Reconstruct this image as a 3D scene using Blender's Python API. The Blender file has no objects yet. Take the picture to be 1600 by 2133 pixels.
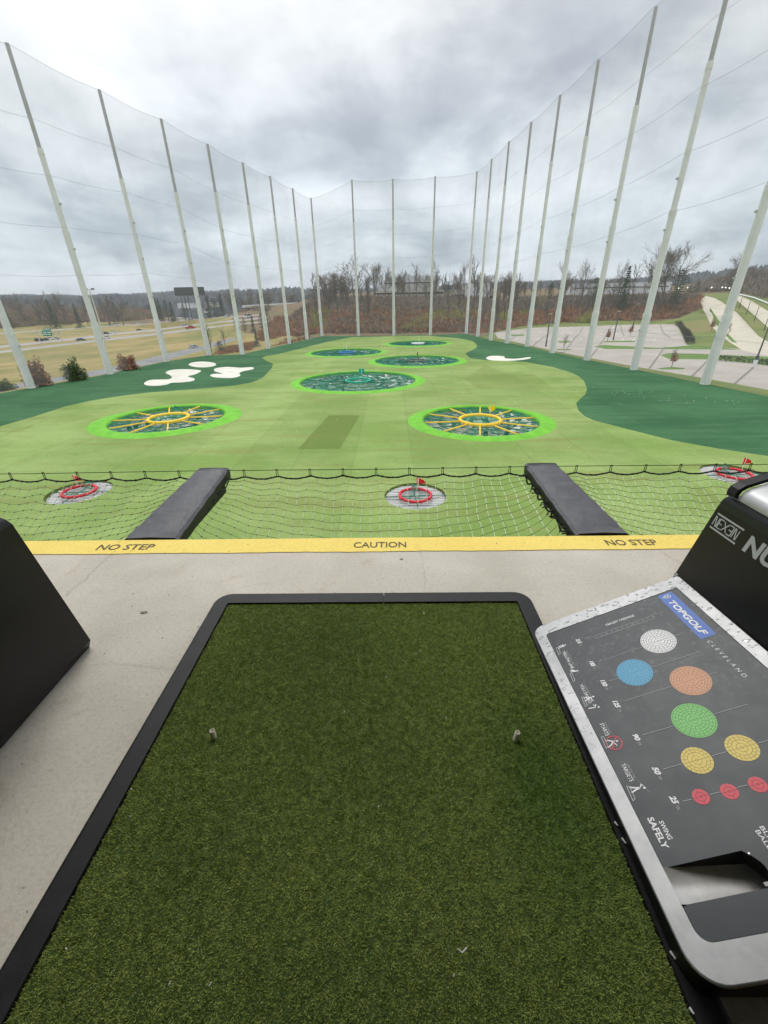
import bpy, bmesh, math, random
import numpy as np
from mathutils import Vector, Matrix
from mathutils.geometry import delaunay_2d_cdt

R = math.radians
rng = np.random.default_rng(7)
random.seed(7)
SC = bpy.context.scene
COL = SC.collection

# ------------------------------------------------------------------ camera
F = 850.0; CX, CY = 800.0, 1066.5
_dn = np.array([34.4, 1650.0, F]); _dn /= np.linalg.norm(_dn)
_fw = np.array([12.0, 628 - CY, F]); _fw -= _fw.dot(_dn) * _dn; _fw /= np.linalg.norm(_fw)
_rt = np.cross(_dn, _fw)
CM = np.array([_rt, _fw, -_dn])
CP = np.array([0, 0, 1.5])
cam_d = bpy.data.cameras.new('camera')
cam = bpy.data.objects.new('camera', cam_d); COL.objects.link(cam)
_m = Matrix.Identity(4)
for i in range(3):
    _m[i][0] = CM[i, 0]; _m[i][1] = -CM[i, 1]; _m[i][2] = -CM[i, 2]; _m[i][3] = CP[i]
cam.matrix_world = _m
cam_d.sensor_fit = 'VERTICAL'; cam_d.sensor_height = 24.0; cam_d.lens = F / 2133 * 24
cam_d.clip_start = 0.05; cam_d.clip_end = 9000
SC.camera = cam

# ------------------------------------------------------------------ sky, sun, exposure
SUN_EL, SUN_AZ = R(52), R(-15)
world = bpy.data.worlds.new('World'); SC.world = world; world.use_nodes = True
nt = world.node_tree; nt.nodes.clear()
N = nt.nodes.new; LK = nt.links.new
out = N('ShaderNodeOutputWorld'); bg = N('ShaderNodeBackground'); bg.inputs['Strength'].default_value = 0.1
LK(bg.outputs[0], out.inputs[0])
sky = N('ShaderNodeTexSky'); sky.sky_type = 'NISHITA'; sky.sun_disc = False
sky.sun_elevation = SUN_EL; sky.sun_rotation = SUN_AZ
tc = N('ShaderNodeTexCoord'); sep = N('ShaderNodeSeparateXYZ'); LK(tc.outputs['Generated'], sep.inputs[0])
def wm(op, a, b=None, clamp=False):
    n = N('ShaderNodeMath'); n.operation = op; n.use_clamp = clamp
    for k, v in enumerate((a, b)):
        if v is None: continue
        if isinstance(v, (int, float)): n.inputs[k].default_value = v
        else: LK(v, n.inputs[k])
    return n.outputs[0]
zc = wm('MAXIMUM', sep.outputs[2], 0.0)
den = wm('ADD', zc, 0.30)
px_ = wm('DIVIDE', sep.outputs[0], den); py_ = wm('DIVIDE', sep.outputs[1], den)
cmb = N('ShaderNodeCombineXYZ'); LK(px_, cmb.inputs[0]); LK(py_, cmb.inputs[1])
def wnoise(scale, detail, rough, off, dist=0.0):
    mp = N('ShaderNodeMapping'); mp.inputs['Location'].default_value = off; LK(cmb.outputs[0], mp.inputs[0])
    n = N('ShaderNodeTexNoise'); n.inputs['Scale'].default_value = scale; n.inputs['Detail'].default_value = detail
    n.inputs['Roughness'].default_value = rough; n.inputs['Distortion'].default_value = dist
    LK(mp.outputs[0], n.inputs['Vector']); return n.outputs['Fac']
def wramp(x, stops):
    r = N('ShaderNodeValToRGB'); e = r.color_ramp.elements
    e[0].position, e[0].color = stops[0][0], (*stops[0][1], 1); e[1].position, e[1].color = stops[-1][0], (*stops[-1][1], 1)
    for p, c in stops[1:-1]:
        q = e.new(p); q.color = (*c, 1)
    LK(x, r.inputs[0]); return r.outputs[0]
n1 = wnoise(0.95, 8, 0.55, (0.7, 0.35, 0.2), 0.25)
n2 = wnoise(3.2, 6, 0.55, (4.0, 1.0, 3.0), 0.3)
# broad dark cloud mass ahead and above, brighter gap higher up
def blob(x0, y0, sx, sy, amp):
    dx = wm('MULTIPLY', wm('SUBTRACT', px_, x0), 1 / sx); dy = wm('MULTIPLY', wm('SUBTRACT', py_, y0), 1 / sy)
    q = wm('ADD', wm('MULTIPLY', dx, dx), wm('MULTIPLY', dy, dy))
    return wm('MULTIPLY', wm('EXPONENT', wm('MULTIPLY', q, -1.0)), amp)
v = wm('ADD', wm('MULTIPLY', n1, 0.66), wm('MULTIPLY', n2, 0.34))
BLOBS = [(0.10, 1.66, 0.36, 0.20, -0.10), (0.72, 1.36, 0.30, 0.20, -0.05), (-0.10, 1.26, 0.28, 0.08, 0.045), (-0.85, 1.32, 0.45, 0.28, 0.06), (-0.1, 2.05, 0.7, 0.11, 0.10), (1.05, 1.85, 0.45, 0.25, 0.05)]
for b_ in BLOBS: v = wm('ADD', v, blob(*b_))
clouds = wramp(v, [(0.35, (0.42, 0.45, 0.49)), (0.43, (0.56, 0.59, 0.62)), (0.48, (0.71, 0.735, 0.75)), (0.54, (0.84, 0.86, 0.87)), (0.62, (1.0, 1.0, 0.995))])
low = wramp(zc, [(0.0, (0.80, 0.88, 0.96)), (0.12, (0.86, 0.93, 0.98)), (0.42, (1, 1, 1)), (1.0, (1.75, 1.75, 1.75))])
mul = N('ShaderNodeMix'); mul.data_type = 'RGBA'; mul.blend_type = 'MULTIPLY'; mul.inputs[0].default_value = 1
LK(clouds, mul.inputs[6]); LK(low, mul.inputs[7])
sc_ = N('ShaderNodeVectorMath'); sc_.operation = 'SCALE'; sc_.inputs['Scale'].default_value = 10.0; LK(mul.outputs[2], sc_.inputs[0])
mix = N('ShaderNodeMix'); mix.data_type = 'RGBA'; mix.inputs[0].default_value = 0.93
LK(sky.outputs[0], mix.inputs[6]); LK(sc_.outputs[0], mix.inputs[7]); LK(mix.outputs[2], bg.inputs['Color'])

sd = bpy.data.lights.new('sun', 'SUN'); sd.energy = 1.2; sd.angle = R(22); sd.color = (1.0, 0.97, 0.93)
sun = bpy.data.objects.new('sun', sd); COL.objects.link(sun)
sdir = Vector((math.sin(SUN_AZ) * math.cos(SUN_EL), math.cos(SUN_AZ) * math.cos(SUN_EL), math.sin(SUN_EL)))
sun.rotation_euler = sdir.to_track_quat('Z', 'Y').to_euler()
vs = SC.view_settings; vs.view_transform = 'Standard'; vs.look = 'None'; vs.gamma = 1; vs.exposure = 0.22; vs.use_curve_mapping = False
SC.cycles.transparent_max_bounces = 24
SC.cycles.max_bounces = 6

# ------------------------------------------------------------------ measuring helpers (photo point -> point of the place)
def ray(x, y): return CM @ np.array([x - CX, y - CY, F])
def GZ(x, y, z): d = ray(x, y); t = (z - CP[2]) / d[2]; return CP + t * d
def GX(x, y, v): d = ray(x, y); return CP + d * v / d[0]
def GY(x, y, v): d = ray(x, y); return CP + d * v / d[1]
FZ = -9.5

# ------------------------------------------------------------------ mesh helpers
def link(name, me, parent=None, mats=()):
    for m in mats: me.materials.append(m)
    o = bpy.data.objects.new(name, me); COL.objects.link(o)
    if parent is not None: o.parent = parent
    return o
def raw(name, V, FC, mats, parent=None, mi=None, smooth=False):
    me = bpy.data.meshes.new(name); me.from_pydata([tuple(v) for v in V], [], [tuple(f) for f in FC])
    o = link(name, me, parent, mats if isinstance(mats, (list, tuple)) else [mats])
    if mi is not None: me.polygons.foreach_set('material_index', mi)
    if smooth: me.polygons.foreach_set('use_smooth', [True] * len(me.polygons))
    me.update(); return o
def trimesh(name, V, T, mats, parent=None, mi=None):
    V = np.asarray(V, np.float32); T = np.asarray(T, np.int32); n = len(T)
    me = bpy.data.meshes.new(name); me.vertices.add(len(V)); me.vertices.foreach_set('co', V.ravel())
    me.loops.add(3 * n); me.loops.foreach_set('vertex_index', T.ravel())
    me.polygons.add(n); me.polygons.foreach_set('loop_start', np.arange(0, 3 * n, 3, dtype=np.int32))
    o = link(name, me, parent, mats if isinstance(mats, (list, tuple)) else [mats])
    if mi is not None: me.polygons.foreach_set('material_index', np.asarray(mi, np.int32))
    me.update(calc_edges=True); return o
def tag(o, label=None, cat=None, group=None, kind=None):
    if label: o['label'] = label
    if cat: o['category'] = cat
    if group: o['group'] = group
    if kind: o['kind'] = kind
    return o
def empty(name, loc=(0, 0, 0), rz=0.0):
    o = bpy.data.objects.new(name, None); COL.objects.link(o); o.location = loc; o.rotation_euler = (0, 0, rz)
    o.empty_display_size = 0.2; return o
KIDS = {}
def copy_tree(o, parent=None):
    c = o.copy(); COL.objects.link(c)
    if parent is not None: c.parent = parent
    for ch in list(o.children): copy_tree(ch, c)
    return c

class MB:
    def __init__(s): s.v = []; s.f = []; s.m = []; s.cm = 0
    def add(s, V, FC):
        b = len(s.v); s.v += [tuple(map(float, p)) for p in V]
        for f in FC: s.f.append(tuple(b + i for i in f)); s.m.append(s.cm)
    def box(s, a, b, bev=0.0):
        x0, y0, z0 = a; x1, y1, z1 = b
        if bev <= 0:
            V = [(x0,y0,z0),(x1,y0,z0),(x1,y1,z0),(x0,y1,z0),(x0,y0,z1),(x1,y0,z1),(x1,y1,z1),(x0,y1,z1)]
            s.add(V, [(0,3,2,1),(4,5,6,7),(0,1,5,4),(1,2,6,5),(2,3,7,6),(3,0,4,7)])
        else:
            e = bev
            rings = [(z0, e), (z0 + e, 0), (z1 - e, 0), (z1, e)]
            V = []
            for z, q in rings:
                V += [(x0+q+e*(q==0),y0+q,z),(x1-q-e*(q==0),y0+q,z),(x1-q,y0+q+e*(q==0),z),(x1-q,y1-q-e*(q==0),z),(x1-q-e*(q==0),y1-q,z),(x0+q+e*(q==0),y1-q,z),(x0+q,y1-q-e*(q==0),z),(x0+q,y0+q+e*(q==0),z)]
            FC = []
            for k in range(3):
                for i in range(8):
                    j = (i + 1) % 8; FC.append((k*8+i, k*8+j, k*8+8+j, k*8+8+i))
            FC.append(tuple(reversed(range(8)))); FC.append(tuple(range(24, 32)))
            s.add(V, FC)
        return s
    def obox(s, c, ax, ay, az, hx, hy, hz):
        c = np.array(c, float); ax, ay, az = [np.array(q, float) for q in (ax, ay, az)]
        V = [c + ax*hx*i + ay*hy*j + az*hz*k for k in (-1, 1) for i, j in ((-1,-1),(1,-1),(1,1),(-1,1))]
        s.add(V, [(0,3,2,1),(4,5,6,7),(0,1,5,4),(1,2,6,5),(2,3,7,6),(3,0,4,7)]); return s
    def tube(s, P, r, n=6, cap=True):
        P = [np.array(p, float) for p in P]; k = len(P); rr = r if hasattr(r, '__len__') else [r] * k
        V = []; prev = None
        for i in range(k):
            d = P[min(i+1, k-1)] - P[max(i-1, 0)]; L = np.linalg.norm(d); d = d / L if L > 1e-9 else np.array([0, 0, 1.])
            if prev is None:
                a = np.array([0, 0, 1.]) if abs(d[2]) < 0.9 else np.array([1., 0, 0])
                x = np.cross(a, d); x /= np.linalg.norm(x)
            else:
                x = prev - d * prev.dot(d); x /= np.linalg.norm(x)
            prev = x; y = np.cross(d, x)
            for j in range(n):
                t = 2*math.pi*j/n; V.append(P[i] + rr[i]*(x*math.cos(t) + y*math.sin(t)))
        FC = [(i*n+j, i*n+(j+1)%n, (i+1)*n+(j+1)%n, (i+1)*n+j) for i in range(k-1) for j in range(n)]
        if cap: FC += [tuple(reversed(range(n))), tuple(range((k-1)*n, k*n))]
        s.add(V, FC); return s
    def ring(s, c, R_, r, n=48, m=6, ex=None):
        V = []
        for i in range(n):
            t = 2*math.pi*i/n
            for j in range(m):
                u = 2*math.pi*j/m; q = R_ + r*math.cos(u)
                V.append((c[0]+q*math.cos(t), c[1]+q*math.sin(t), c[2]+r*math.sin(u)))
        FC = [(i*m+j, ((i+1)%n)*m+j, ((i+1)%n)*m+(j+1)%m, i*m+(j+1)%m) for i in range(n) for j in range(m)]
        s.add(V, FC); return s
    def lathe(s, prof, n=32, c=(0, 0, 0), fn=None):
        V = []
        for (r, z) in prof:
            for i in range(n):
                t = 2*math.pi*i/n; q = fn(r, t) if fn else r
                V.append((c[0]+q*math.cos(t), c[1]+q*math.sin(t), c[2]+z))
        k = len(prof)
        s.add(V, [(i*n+j, i*n+(j+1)%n, (i+1)*n+(j+1)%n, (i+1)*n+j) for i in range(k-1) for j in range(n)]); return s
    def disc(s, c, r, n=24):
        s.add([(c[0]+r*math.cos(2*math.pi*i/n), c[1]+r*math.sin(2*math.pi*i/n), c[2]) for i in range(n)], [tuple(range(n))]); return s
    def prism(s, pts, z0, z1):
        n = len(pts)
        V = [(p[0], p[1], z0) for p in pts] + [(p[0], p[1], z1) for p in pts]
        s.add(V, [tuple(reversed(range(n))), tuple(range(n, 2*n))] + [(i, (i+1)%n, n+(i+1)%n, n+i) for i in range(n)]); return s
    def ext(s, prof, o, ax, ay, ad, L):
        # profile (a,b) in plane (ax,ay) at o, extruded along ad by L
        o, ax, ay, ad = [np.array(q, float) for q in (o, ax, ay, ad)]; n = len(prof)
        V = [o + ax*a + ay*b for a, b in prof] + [o + ax*a + ay*b + ad*L for a, b in prof]
        s.add(V, [tuple(reversed(range(n))), tuple(range(n, 2*n))] + [(i, (i+1)%n, n+(i+1)%n, n+i) for i in range(n)]); return s
    def build(s, name, mats, parent=None, smooth=False):
        return raw(name, s.v, s.f, mats, parent, s.m if isinstance(mats, (list, tuple)) else None, smooth)

# ------------------------------------------------------------------ materials
def mat(name, c1, c2=None, scale=1.0, rough=0.8, metal=0.0, bump=0.0, bscale=None, detail=6, spec=0.3, c3=None, aniso=None, stretch=None, rvar=0.0):
    m = bpy.data.materials.new(name); m.use_nodes = True; t = m.node_tree; b = t.nodes['Principled BSDF']
    b.inputs['Roughness'].default_value = rough; b.inputs['Metallic'].default_value = metal; b.inputs['Specular IOR Level'].default_value = spec
    if c2 is None and bump == 0: b.inputs['Base Color'].default_value = (*c1, 1); return m
    g = t.nodes.new('ShaderNodeNewGeometry'); vec = g.outputs['Position']
    if stretch:
        mp = t.nodes.new('ShaderNodeMapping'); mp.inputs['Scale'].default_value = stretch; t.links.new(vec, mp.inputs[0]); vec = mp.outputs[0]
    def noi(sc, det, ro=0.6):
        n = t.nodes.new('ShaderNodeTexNoise'); n.inputs['Scale'].default_value = sc; n.inputs['Detail'].default_value = det; n.inputs['Roughness'].default_value = ro
        t.links.new(vec, n.inputs['Vector']); return n.outputs['Fac']
    if c2 is not None:
        f = noi(scale, detail); r = t.nodes.new('ShaderNodeValToRGB'); e = r.color_ramp.elements
        e[0].position = 0.34; e[1].position = 0.66; e[0].color = (*c1, 1); e[1].color = (*c2, 1); t.links.new(f, r.inputs[0]); col = r.outputs[0]
        if c3 is not None:
            f2 = noi(scale*0.23, 4, 0.6); r2 = t.nodes.new('ShaderNodeValToRGB'); r2.color_ramp.elements[0].position = 0.52; r2.color_ramp.elements[1].position = 0.68; t.links.new(f2, r2.inputs[0])
            mx = t.nodes.new('ShaderNodeMix'); mx.data_type = 'RGBA'; t.links.new(r2.outputs[0], mx.inputs[0]); t.links.new(col, mx.inputs[6]); mx.inputs[7].default_value = (*c3, 1); col = mx.outputs[2]
        t.links.new(col, b.inputs['Base Color'])
    else: b.inputs['Base Color'].default_value = (*c1, 1)
    if bump > 0:
        bp = t.nodes.new('ShaderNodeBump'); bp.inputs['Strength'].default_value = 1.0; bp.inputs['Distance'].default_value = bump
        t.links.new(noi(bscale or scale*3, 5), bp.inputs['Height']); t.links.new(bp.outputs[0], b.inputs['Normal'])
    if rvar > 0:
        mr = t.nodes.new('ShaderNodeMapRange'); mr.inputs['To Min'].default_value = rough - rvar; mr.inputs['To Max'].default_value = rough + rvar
        t.links.new(noi(scale*2, 4), mr.inputs['Value']); t.links.new(mr.outputs[0], b.inputs['Roughness'])
    return m
def netmat(name, col, alpha):
    m = bpy.data.materials.new(name); m.use_nodes = True; t = m.node_tree; b = t.nodes['Principled BSDF']
    b.inputs['Base Color'].default_value = (*col, 1); b.inputs['Roughness'].default_value = 0.9; b.inputs['Specular IOR Level'].default_value = 0.0
    g = t.nodes.new('ShaderNodeNewGeometry'); n = t.nodes.new('ShaderNodeTexNoise'); n.inputs['Scale'].default_value = 0.12; n.inputs['Detail'].default_value = 3
    t.links.new(g.outputs['Position'], n.inputs['Vector'])
    mr = t.nodes.new('ShaderNodeMapRange'); mr.inputs['From Min'].default_value = 0.3; mr.inputs['From Max'].default_value = 0.7
    mr.inputs['To Min'].default_value = alpha*0.75; mr.inputs['To Max'].default_value = alpha*1.25
    t.links.new(n.outputs['Fac'], mr.inputs['Value']); t.links.new(mr.outputs[0], b.inputs['Alpha']); return m

M = {}
def turf(name, a, b, c, streak=0.5):
    """outdoor artificial turf: broad wear patches, seam-direction streaks, fine fibre grain"""
    m = bpy.data.materials.new(name); m.use_nodes = True; t = m.node_tree; bs = t.nodes['Principled BSDF']
    bs.inputs['Roughness'].default_value = 0.9; bs.inputs['Specular IOR Level'].default_value = 0.15
    g = t.nodes.new('ShaderNodeNewGeometry')
    def noi(sc, det, st=(1, 1, 1), ro=0.6):
        mp = t.nodes.new('ShaderNodeMapping'); mp.inputs['Scale'].default_value = st; t.links.new(g.outputs['Position'], mp.inputs[0])
        n = t.nodes.new('ShaderNodeTexNoise'); n.inputs['Scale'].default_value = sc; n.inputs['Detail'].default_value = det; n.inputs['Roughness'].default_value = ro
        t.links.new(mp.outputs[0], n.inputs['Vector']); return n.outputs['Fac']
    def rmp(x, lo, hi):
        r = t.nodes.new('ShaderNodeMapRange'); r.inputs['From Min'].default_value = lo; r.inputs['From Max'].default_value = hi; t.links.new(x, r.inputs['Value']); return r.outputs[0]
    def mx(f, A, B):
        x = t.nodes.new('ShaderNodeMix'); x.data_type = 'RGBA'
        for k, q in ((0, f), (6, A), (7, B)):
            if isinstance(q, tuple): x.inputs[k].default_value = (*q, 1)
            else: t.links.new(q, x.inputs[k])
        return x.outputs[2]
    col = mx(rmp(noi(0.09, 5, (1, 1.6, 1)), 0.40, 0.60), a, b)
    col = mx(rmp(noi(0.5, 7, (0.22, 1.8, 1), 0.7), 0.50, 0.72), col, c)
    col = mx(rmp(noi(0.22, 4, (1, 0.5, 1)), 0.60, 0.72), col, tuple(0.5*x + 0.5*y for x, y in zip(a, c)))
    # rolls of turf laid side by side, each a touch different, with thin darker seams
    sp = t.nodes.new('ShaderNodeSeparateXYZ'); t.links.new(g.outputs['Position'], sp.inputs[0])
    def mth(op, a_, b_=None):
        q = t.nodes.new('ShaderNodeMath'); q.operation = op
        for k_, v_ in ((0, a_), (1, b_)):
            if v_ is None: continue
            if isinstance(v_, (int, float)): q.inputs[k_].default_value = v_
            else: t.links.new(v_, q.inputs[k_])
        return q.outputs[0]
    sx = mth('DIVIDE', mth('ADD', sp.outputs[0], 300.0), 4.57); wn = t.nodes.new('ShaderNodeTexWhiteNoise'); wn.noise_dimensions = '1D'; t.links.new(mth('FLOOR', sx), wn.inputs['W'])
    fr = mth('ABSOLUTE', mth('SUBTRACT', mth('FRACT', sx), 0.5)); seam = mth('MULTIPLY', mth('GREATER_THAN', fr, 0.489), 0.10)
    tint = mth('SUBTRACT', mth('ADD', mth('MULTIPLY', wn.outputs['Value'], 0.10), 0.95), seam)
    vm = t.nodes.new('ShaderNodeVectorMath'); vm.operation = 'SCALE'; t.links.new(col, vm.inputs[0]); t.links.new(tint, vm.inputs['Scale']); col = vm.outputs[0]
    x = t.nodes.new('ShaderNodeMix'); x.data_type = 'RGBA'; x.blend_type = 'MULTIPLY'; x.inputs[0].default_value = 0.35
    t.links.new(col, x.inputs[6]); gr = t.nodes.new('ShaderNodeMapRange'); gr.inputs['From Min'].default_value = 0.3; gr.inputs['From Max'].default_value = 0.7; gr.inputs['To Min'].default_value = 0.6; gr.inputs['To Max'].default_value = 1.35
    t.links.new(noi(9, 4), gr.inputs['Value']); t.links.new(gr.outputs[0], x.inputs[7]); t.links.new(x.outputs[2], bs.inputs['Base Color'])
    bp = t.nodes.new('ShaderNodeBump'); bp.inputs['Distance'].default_value = 0.02; t.links.new(noi(30, 3), bp.inputs['Height']); t.links.new(bp.outputs[0], bs.inputs['Normal'])
    return m
M['turf_dark'] = turf('turf_dark', (0.034, 0.115, 0.047), (0.054, 0.155, 0.064), (0.082, 0.18, 0.088))
M['turf_light'] = turf('turf_light', (0.195, 0.295, 0.075), (0.28, 0.375, 0.125), (0.22, 0.25, 0.075))
M['turf_patch'] = turf('turf_patch', (0.145, 0.215, 0.048), (0.175, 0.245, 0.058), (0.18, 0.21, 0.055))
M['turf_worn'] = turf('turf_worn', (0.18, 0.26, 0.065), (0.24, 0.32, 0.095), (0.21, 0.24, 0.07))
M['turf_lime'] = mat('turf_lime', (0.13, 0.41, 0.03), (0.19, 0.52, 0.045), 1.2, 0.85, bump=0.01, bscale=20)
M['bunker'] = mat('bunker_turf', (0.66, 0.62, 0.53), (0.80, 0.78, 0.70), 0.5, 0.95)
M['soil'] = mat('soil', (0.13, 0.085, 0.05), (0.24, 0.16, 0.09), 0.2, 0.95, bump=0.1, bscale=1.0, c3=(0.16, 0.15, 0.06))
M['meadow'] = mat('meadow', (0.20, 0.19, 0.05), (0.40, 0.30, 0.12), 0.10, 0.95, c3=(0.17, 0.20, 0.05), stretch=(0.7, 0.5, 1))
M['lawn'] = mat('lawn', (0.12, 0.17, 0.035), (0.20, 0.23, 0.055), 0.12, 0.95, c3=(0.24, 0.21, 0.08))
M['greenlawn'] = mat('greenlawn', (0.10, 0.19, 0.03), (0.14, 0.24, 0.04), 0.3, 0.95)
M['conc_lot'] = mat('lot_concrete', (0.40, 0.36, 0.32), (0.50, 0.455, 0.405), 0.10, 0.9, c3=(0.46, 0.40, 0.36))
M['conc_road'] = mat('road_concrete', (0.55, 0.50, 0.40), (0.64, 0.58, 0.47), 0.2, 0.9)
M['asphalt'] = mat('asphalt', (0.20, 0.20, 0.20), (0.30, 0.30, 0.30), 0.15, 0.9)
M['asphalt_pale'] = mat('pale_asphalt', (0.33, 0.30, 0.28), (0.43, 0.40, 0.37), 0.15, 0.9)
M['white'] = mat('white_paint', (0.8, 0.8, 0.78)); M['joint'] = mat('joint_seal', (0.15, 0.13, 0.12))
M['pole'] = mat('pole_paint', (0.80, 0.81, 0.77), (0.86, 0.87, 0.83), 0.6, 0.55, bump=0.0)
M['pole_top'] = mat('backlit_pole', (0.44, 0.44, 0.43), (0.52, 0.52, 0.51), 0.6, 0.5)  # upper sections: dark backlit look against the sky put into the colour
M['net'] = netmat('perimeter_net', (0.42, 0.44, 0.45), 0.17)
M['cable'] = mat('steel_cable', (0.34, 0.37, 0.38))
M['bark'] = mat('bark', (0.10, 0.08, 0.07), (0.17, 0.14, 0.115), 0.8, 0.95)
M['twig'] = mat('twig', (0.15, 0.115, 0.09), (0.24, 0.185, 0.15), 0.3, 0.95)
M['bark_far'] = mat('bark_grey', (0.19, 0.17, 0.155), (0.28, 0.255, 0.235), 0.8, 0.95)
M['needle'] = mat('needles', (0.035, 0.065, 0.035), (0.065, 0.10, 0.05), 1.2, 0.9)
M['needle_blue'] = mat('blue_needles', (0.06, 0.085, 0.09), (0.09, 0.12, 0.125), 1.2, 0.9)
M['needle_olive'] = mat('olive_needles', (0.085, 0.11, 0.035), (0.14, 0.16, 0.055), 1.2, 0.9)
M['needle_green'] = mat('green_needles', (0.06, 0.10, 0.03), (0.13, 0.17, 0.055), 2.0, 0.9)
M['dry_leaf'] = mat('dry_leaf', (0.28, 0.14, 0.085), (0.42, 0.25, 0.16), 1.0, 0.9)
M['brush_red'] = mat('brush_red', (0.22, 0.10, 0.055), (0.52, 0.29, 0.17), 0.35, 0.95, c3=(0.28, 0.22, 0.15))
M['brush_grey'] = mat('brush_grey', (0.17, 0.135, 0.11), (0.36, 0.29, 0.235), 0.35, 0.95)
M['brush_brown'] = mat('brush_brown', (0.25, 0.16, 0.11), (0.37, 0.27, 0.19), 0.1, 0.95, c3=(0.24, 0.24, 0.12))
M['brush_olive'] = mat('brush_olive', (0.26, 0.27, 0.06), (0.42, 0.40, 0.11), 0.12, 0.95)
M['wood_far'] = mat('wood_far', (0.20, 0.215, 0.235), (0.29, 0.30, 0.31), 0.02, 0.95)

# ------------------------------------------------------------------ terrain height
POLES_T = [(15,96),(210,192),(339,252),(433,304),(506,342),(564,370),(611,395),(648,415),(733,377),(818,375),(905,370),(992,360),(1024,334),(1060,298),(1107,258),(1165,203),(1247,130),(1370,20),(1508,-60)]
POLES_B = [(229.5,779),(347,753),(435,740),(505,738),(559,726),(603,716),(640,707),(671,700),(747,700),(820.6,699),(896.5,698),(971,695),(995,701),(1022,709),(1056,715),(1098,722),(1150,735),(1222,750),(1320,770)]
PB = [GZ(66, 808, FZ)] + [GZ(*b, FZ) for b in POLES_B] + [GZ(1468, 800, FZ)]
PT = []
for (tx, ty), g in zip(POLES_T, PB[1:-1]):
    d = ray(tx, ty); tt = np.hypot(*g[:2]) / np.hypot(*d[:2]); PT.append(1.5 + tt*d[2])
PT[-1] = 39.5
PT = [33.2] + PT + [40.0]
# extra poles of both rows that stand beside and behind the camera's frame
extraL = [PB[0] + (PB[0]-PB[1])*1.25]; extraL.append(extraL[0] + (PB[0]-PB[1])*1.25)
extraR = [PB[-1] + (PB[-1]-PB[-2])*1.05]; extraR.append(extraR[0] + (PB[-1]-PB[-2])*1.05)
ALLP = [(extraL[1], 33.0), (extraL[0], 33.1)] + list(zip(PB, PT)) + [(extraR[0], 40.5), (extraR[1], 41.0)]
ctr = np.array([-5., 80., FZ])
def outw(p, d):
    q = p - ctr; q[2] = 0; q /= np.linalg.norm(q); return p[:2] + q[:2]*d
FIELD = [(-75., -8.)] + [tuple(outw(p, 0.4)) for p, _ in ALLP] + [(60., -8.)]
FA = np.array(FIELD)
def inpoly(P, poly):
    poly = np.asarray(poly); x, y = P[:, 0], P[:, 1]; ins = np.zeros(len(P), bool); n = len(poly); j = n-1
    for i in range(n):
        xi, yi = poly[i]; xj, yj = poly[j]
        c = ((yi > y) != (yj > y)) & (x < (xj-xi)*(y-yi)/((yj-yi) if yj != yi else 1e-12) + xi); ins ^= c; j = i
    return ins
def segdist(P, poly):
    poly = np.asarray(poly); dm = np.full(len(P), 1e9); n = len(poly)
    for i in range(n):
        a = poly[i]; b = poly[(i+1) % n]; ab = b-a; t = np.clip(((P-a) @ ab)/(ab @ ab), 0, 1)
        dm = np.minimum(dm, np.hypot(*(P - (a + t[:, None]*ab)).T))
    return dm
CTRL = []
def cz(x, y, z): CTRL.append(GZ(x, y, z))
def cd(x, y, D): CTRL.append(GY(x, y, D))
for q in ((30,803,-12.3),(135,786,-12.4),(246,764,-12.5),(337,744,-12.6),(428,725,-12.8),(490,706,-13.5)): cz(*q)
for q in ((0,733,-15),(100,721,-15),(201,709,-15),(300,698,-15),(400,683,-15),(480,676,-14.6),(0,722,-15),(201,701,-15),(324,688,-15),(480,668,-14)): cz(*q)
for q in ((30,692,-15),(240,679,-15),(324,674,-14.8),(415,666,-14),(480,660,-13)): cz(*q)
for q in ((0,684,430),(120,680,450),(240,671,500),(400,660,620),(0,655,470),(120,652,490),(240,648,540),(400,645,660)): cd(*q)
for q in ((-300,650,900),(0,628,1500),(200,622,1500),(400,615,1500),(600,612,1200),(-300,620,2400),(200,618,2600),(700,612,2000),(900,612,2000),(1200,604,2000)): cd(*q)
for q in ((560,700,175),(520,690,178),(600,690,190),(560,660,240),(620,640,260),(500,650,330)): cd(*q)
for q in ((747,692,172),(820,690,172),(897,690,172),(640,693,180),(700,655,205),(820,650,205),(930,650,205),(720,632,235),(820,630,235),(930,630,235),(720,626,300),(850,626,300),(980,626,300),(640,630,300),(680,612,420),(850,606,420)): cd(*q)
for q in ((1029,692,-11),(1071,687,-11),(1107,683,-11),(1212,680,-11),(1300,677,-11),(1409,676,-11),(1431,719,-11),(1559,728,-11),(1600,812,-10.6),(1469,788,-10.4),(1236,747,-10.8),(1100,720,-11),(1700,850,-10.6),(1350,700,-11),(1200,700,-11)): cz(*q)
for q in ((1060,672,226),(1150,672,232),(1250,668,240),(1350,664,240),(1040,645,245),(1150,637,262),(1250,628,270),(1350,624,270),(1060,622,320),(1200,616,330),(1330,615,330),(1200,598,450)): cd(*q)
for q in ((1440,690,165),(1440,655,205),(1462,630,250),(1465,617,330),(1480,616,335),(1500,655,180),(1523,642,210),(1547,700,132),(1580,700,128),(1600,740,100),(1600,682,140),(1568,640,210),(1538,615,320),(1600,650,180),(1600,628,220),(1560,606,340),(1500,604,420),(1600,590,330),(1500,590,520),(1620,560,480),(1800,560,300),(1900,640,140),(2300,600,150)): cd(*q)
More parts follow.
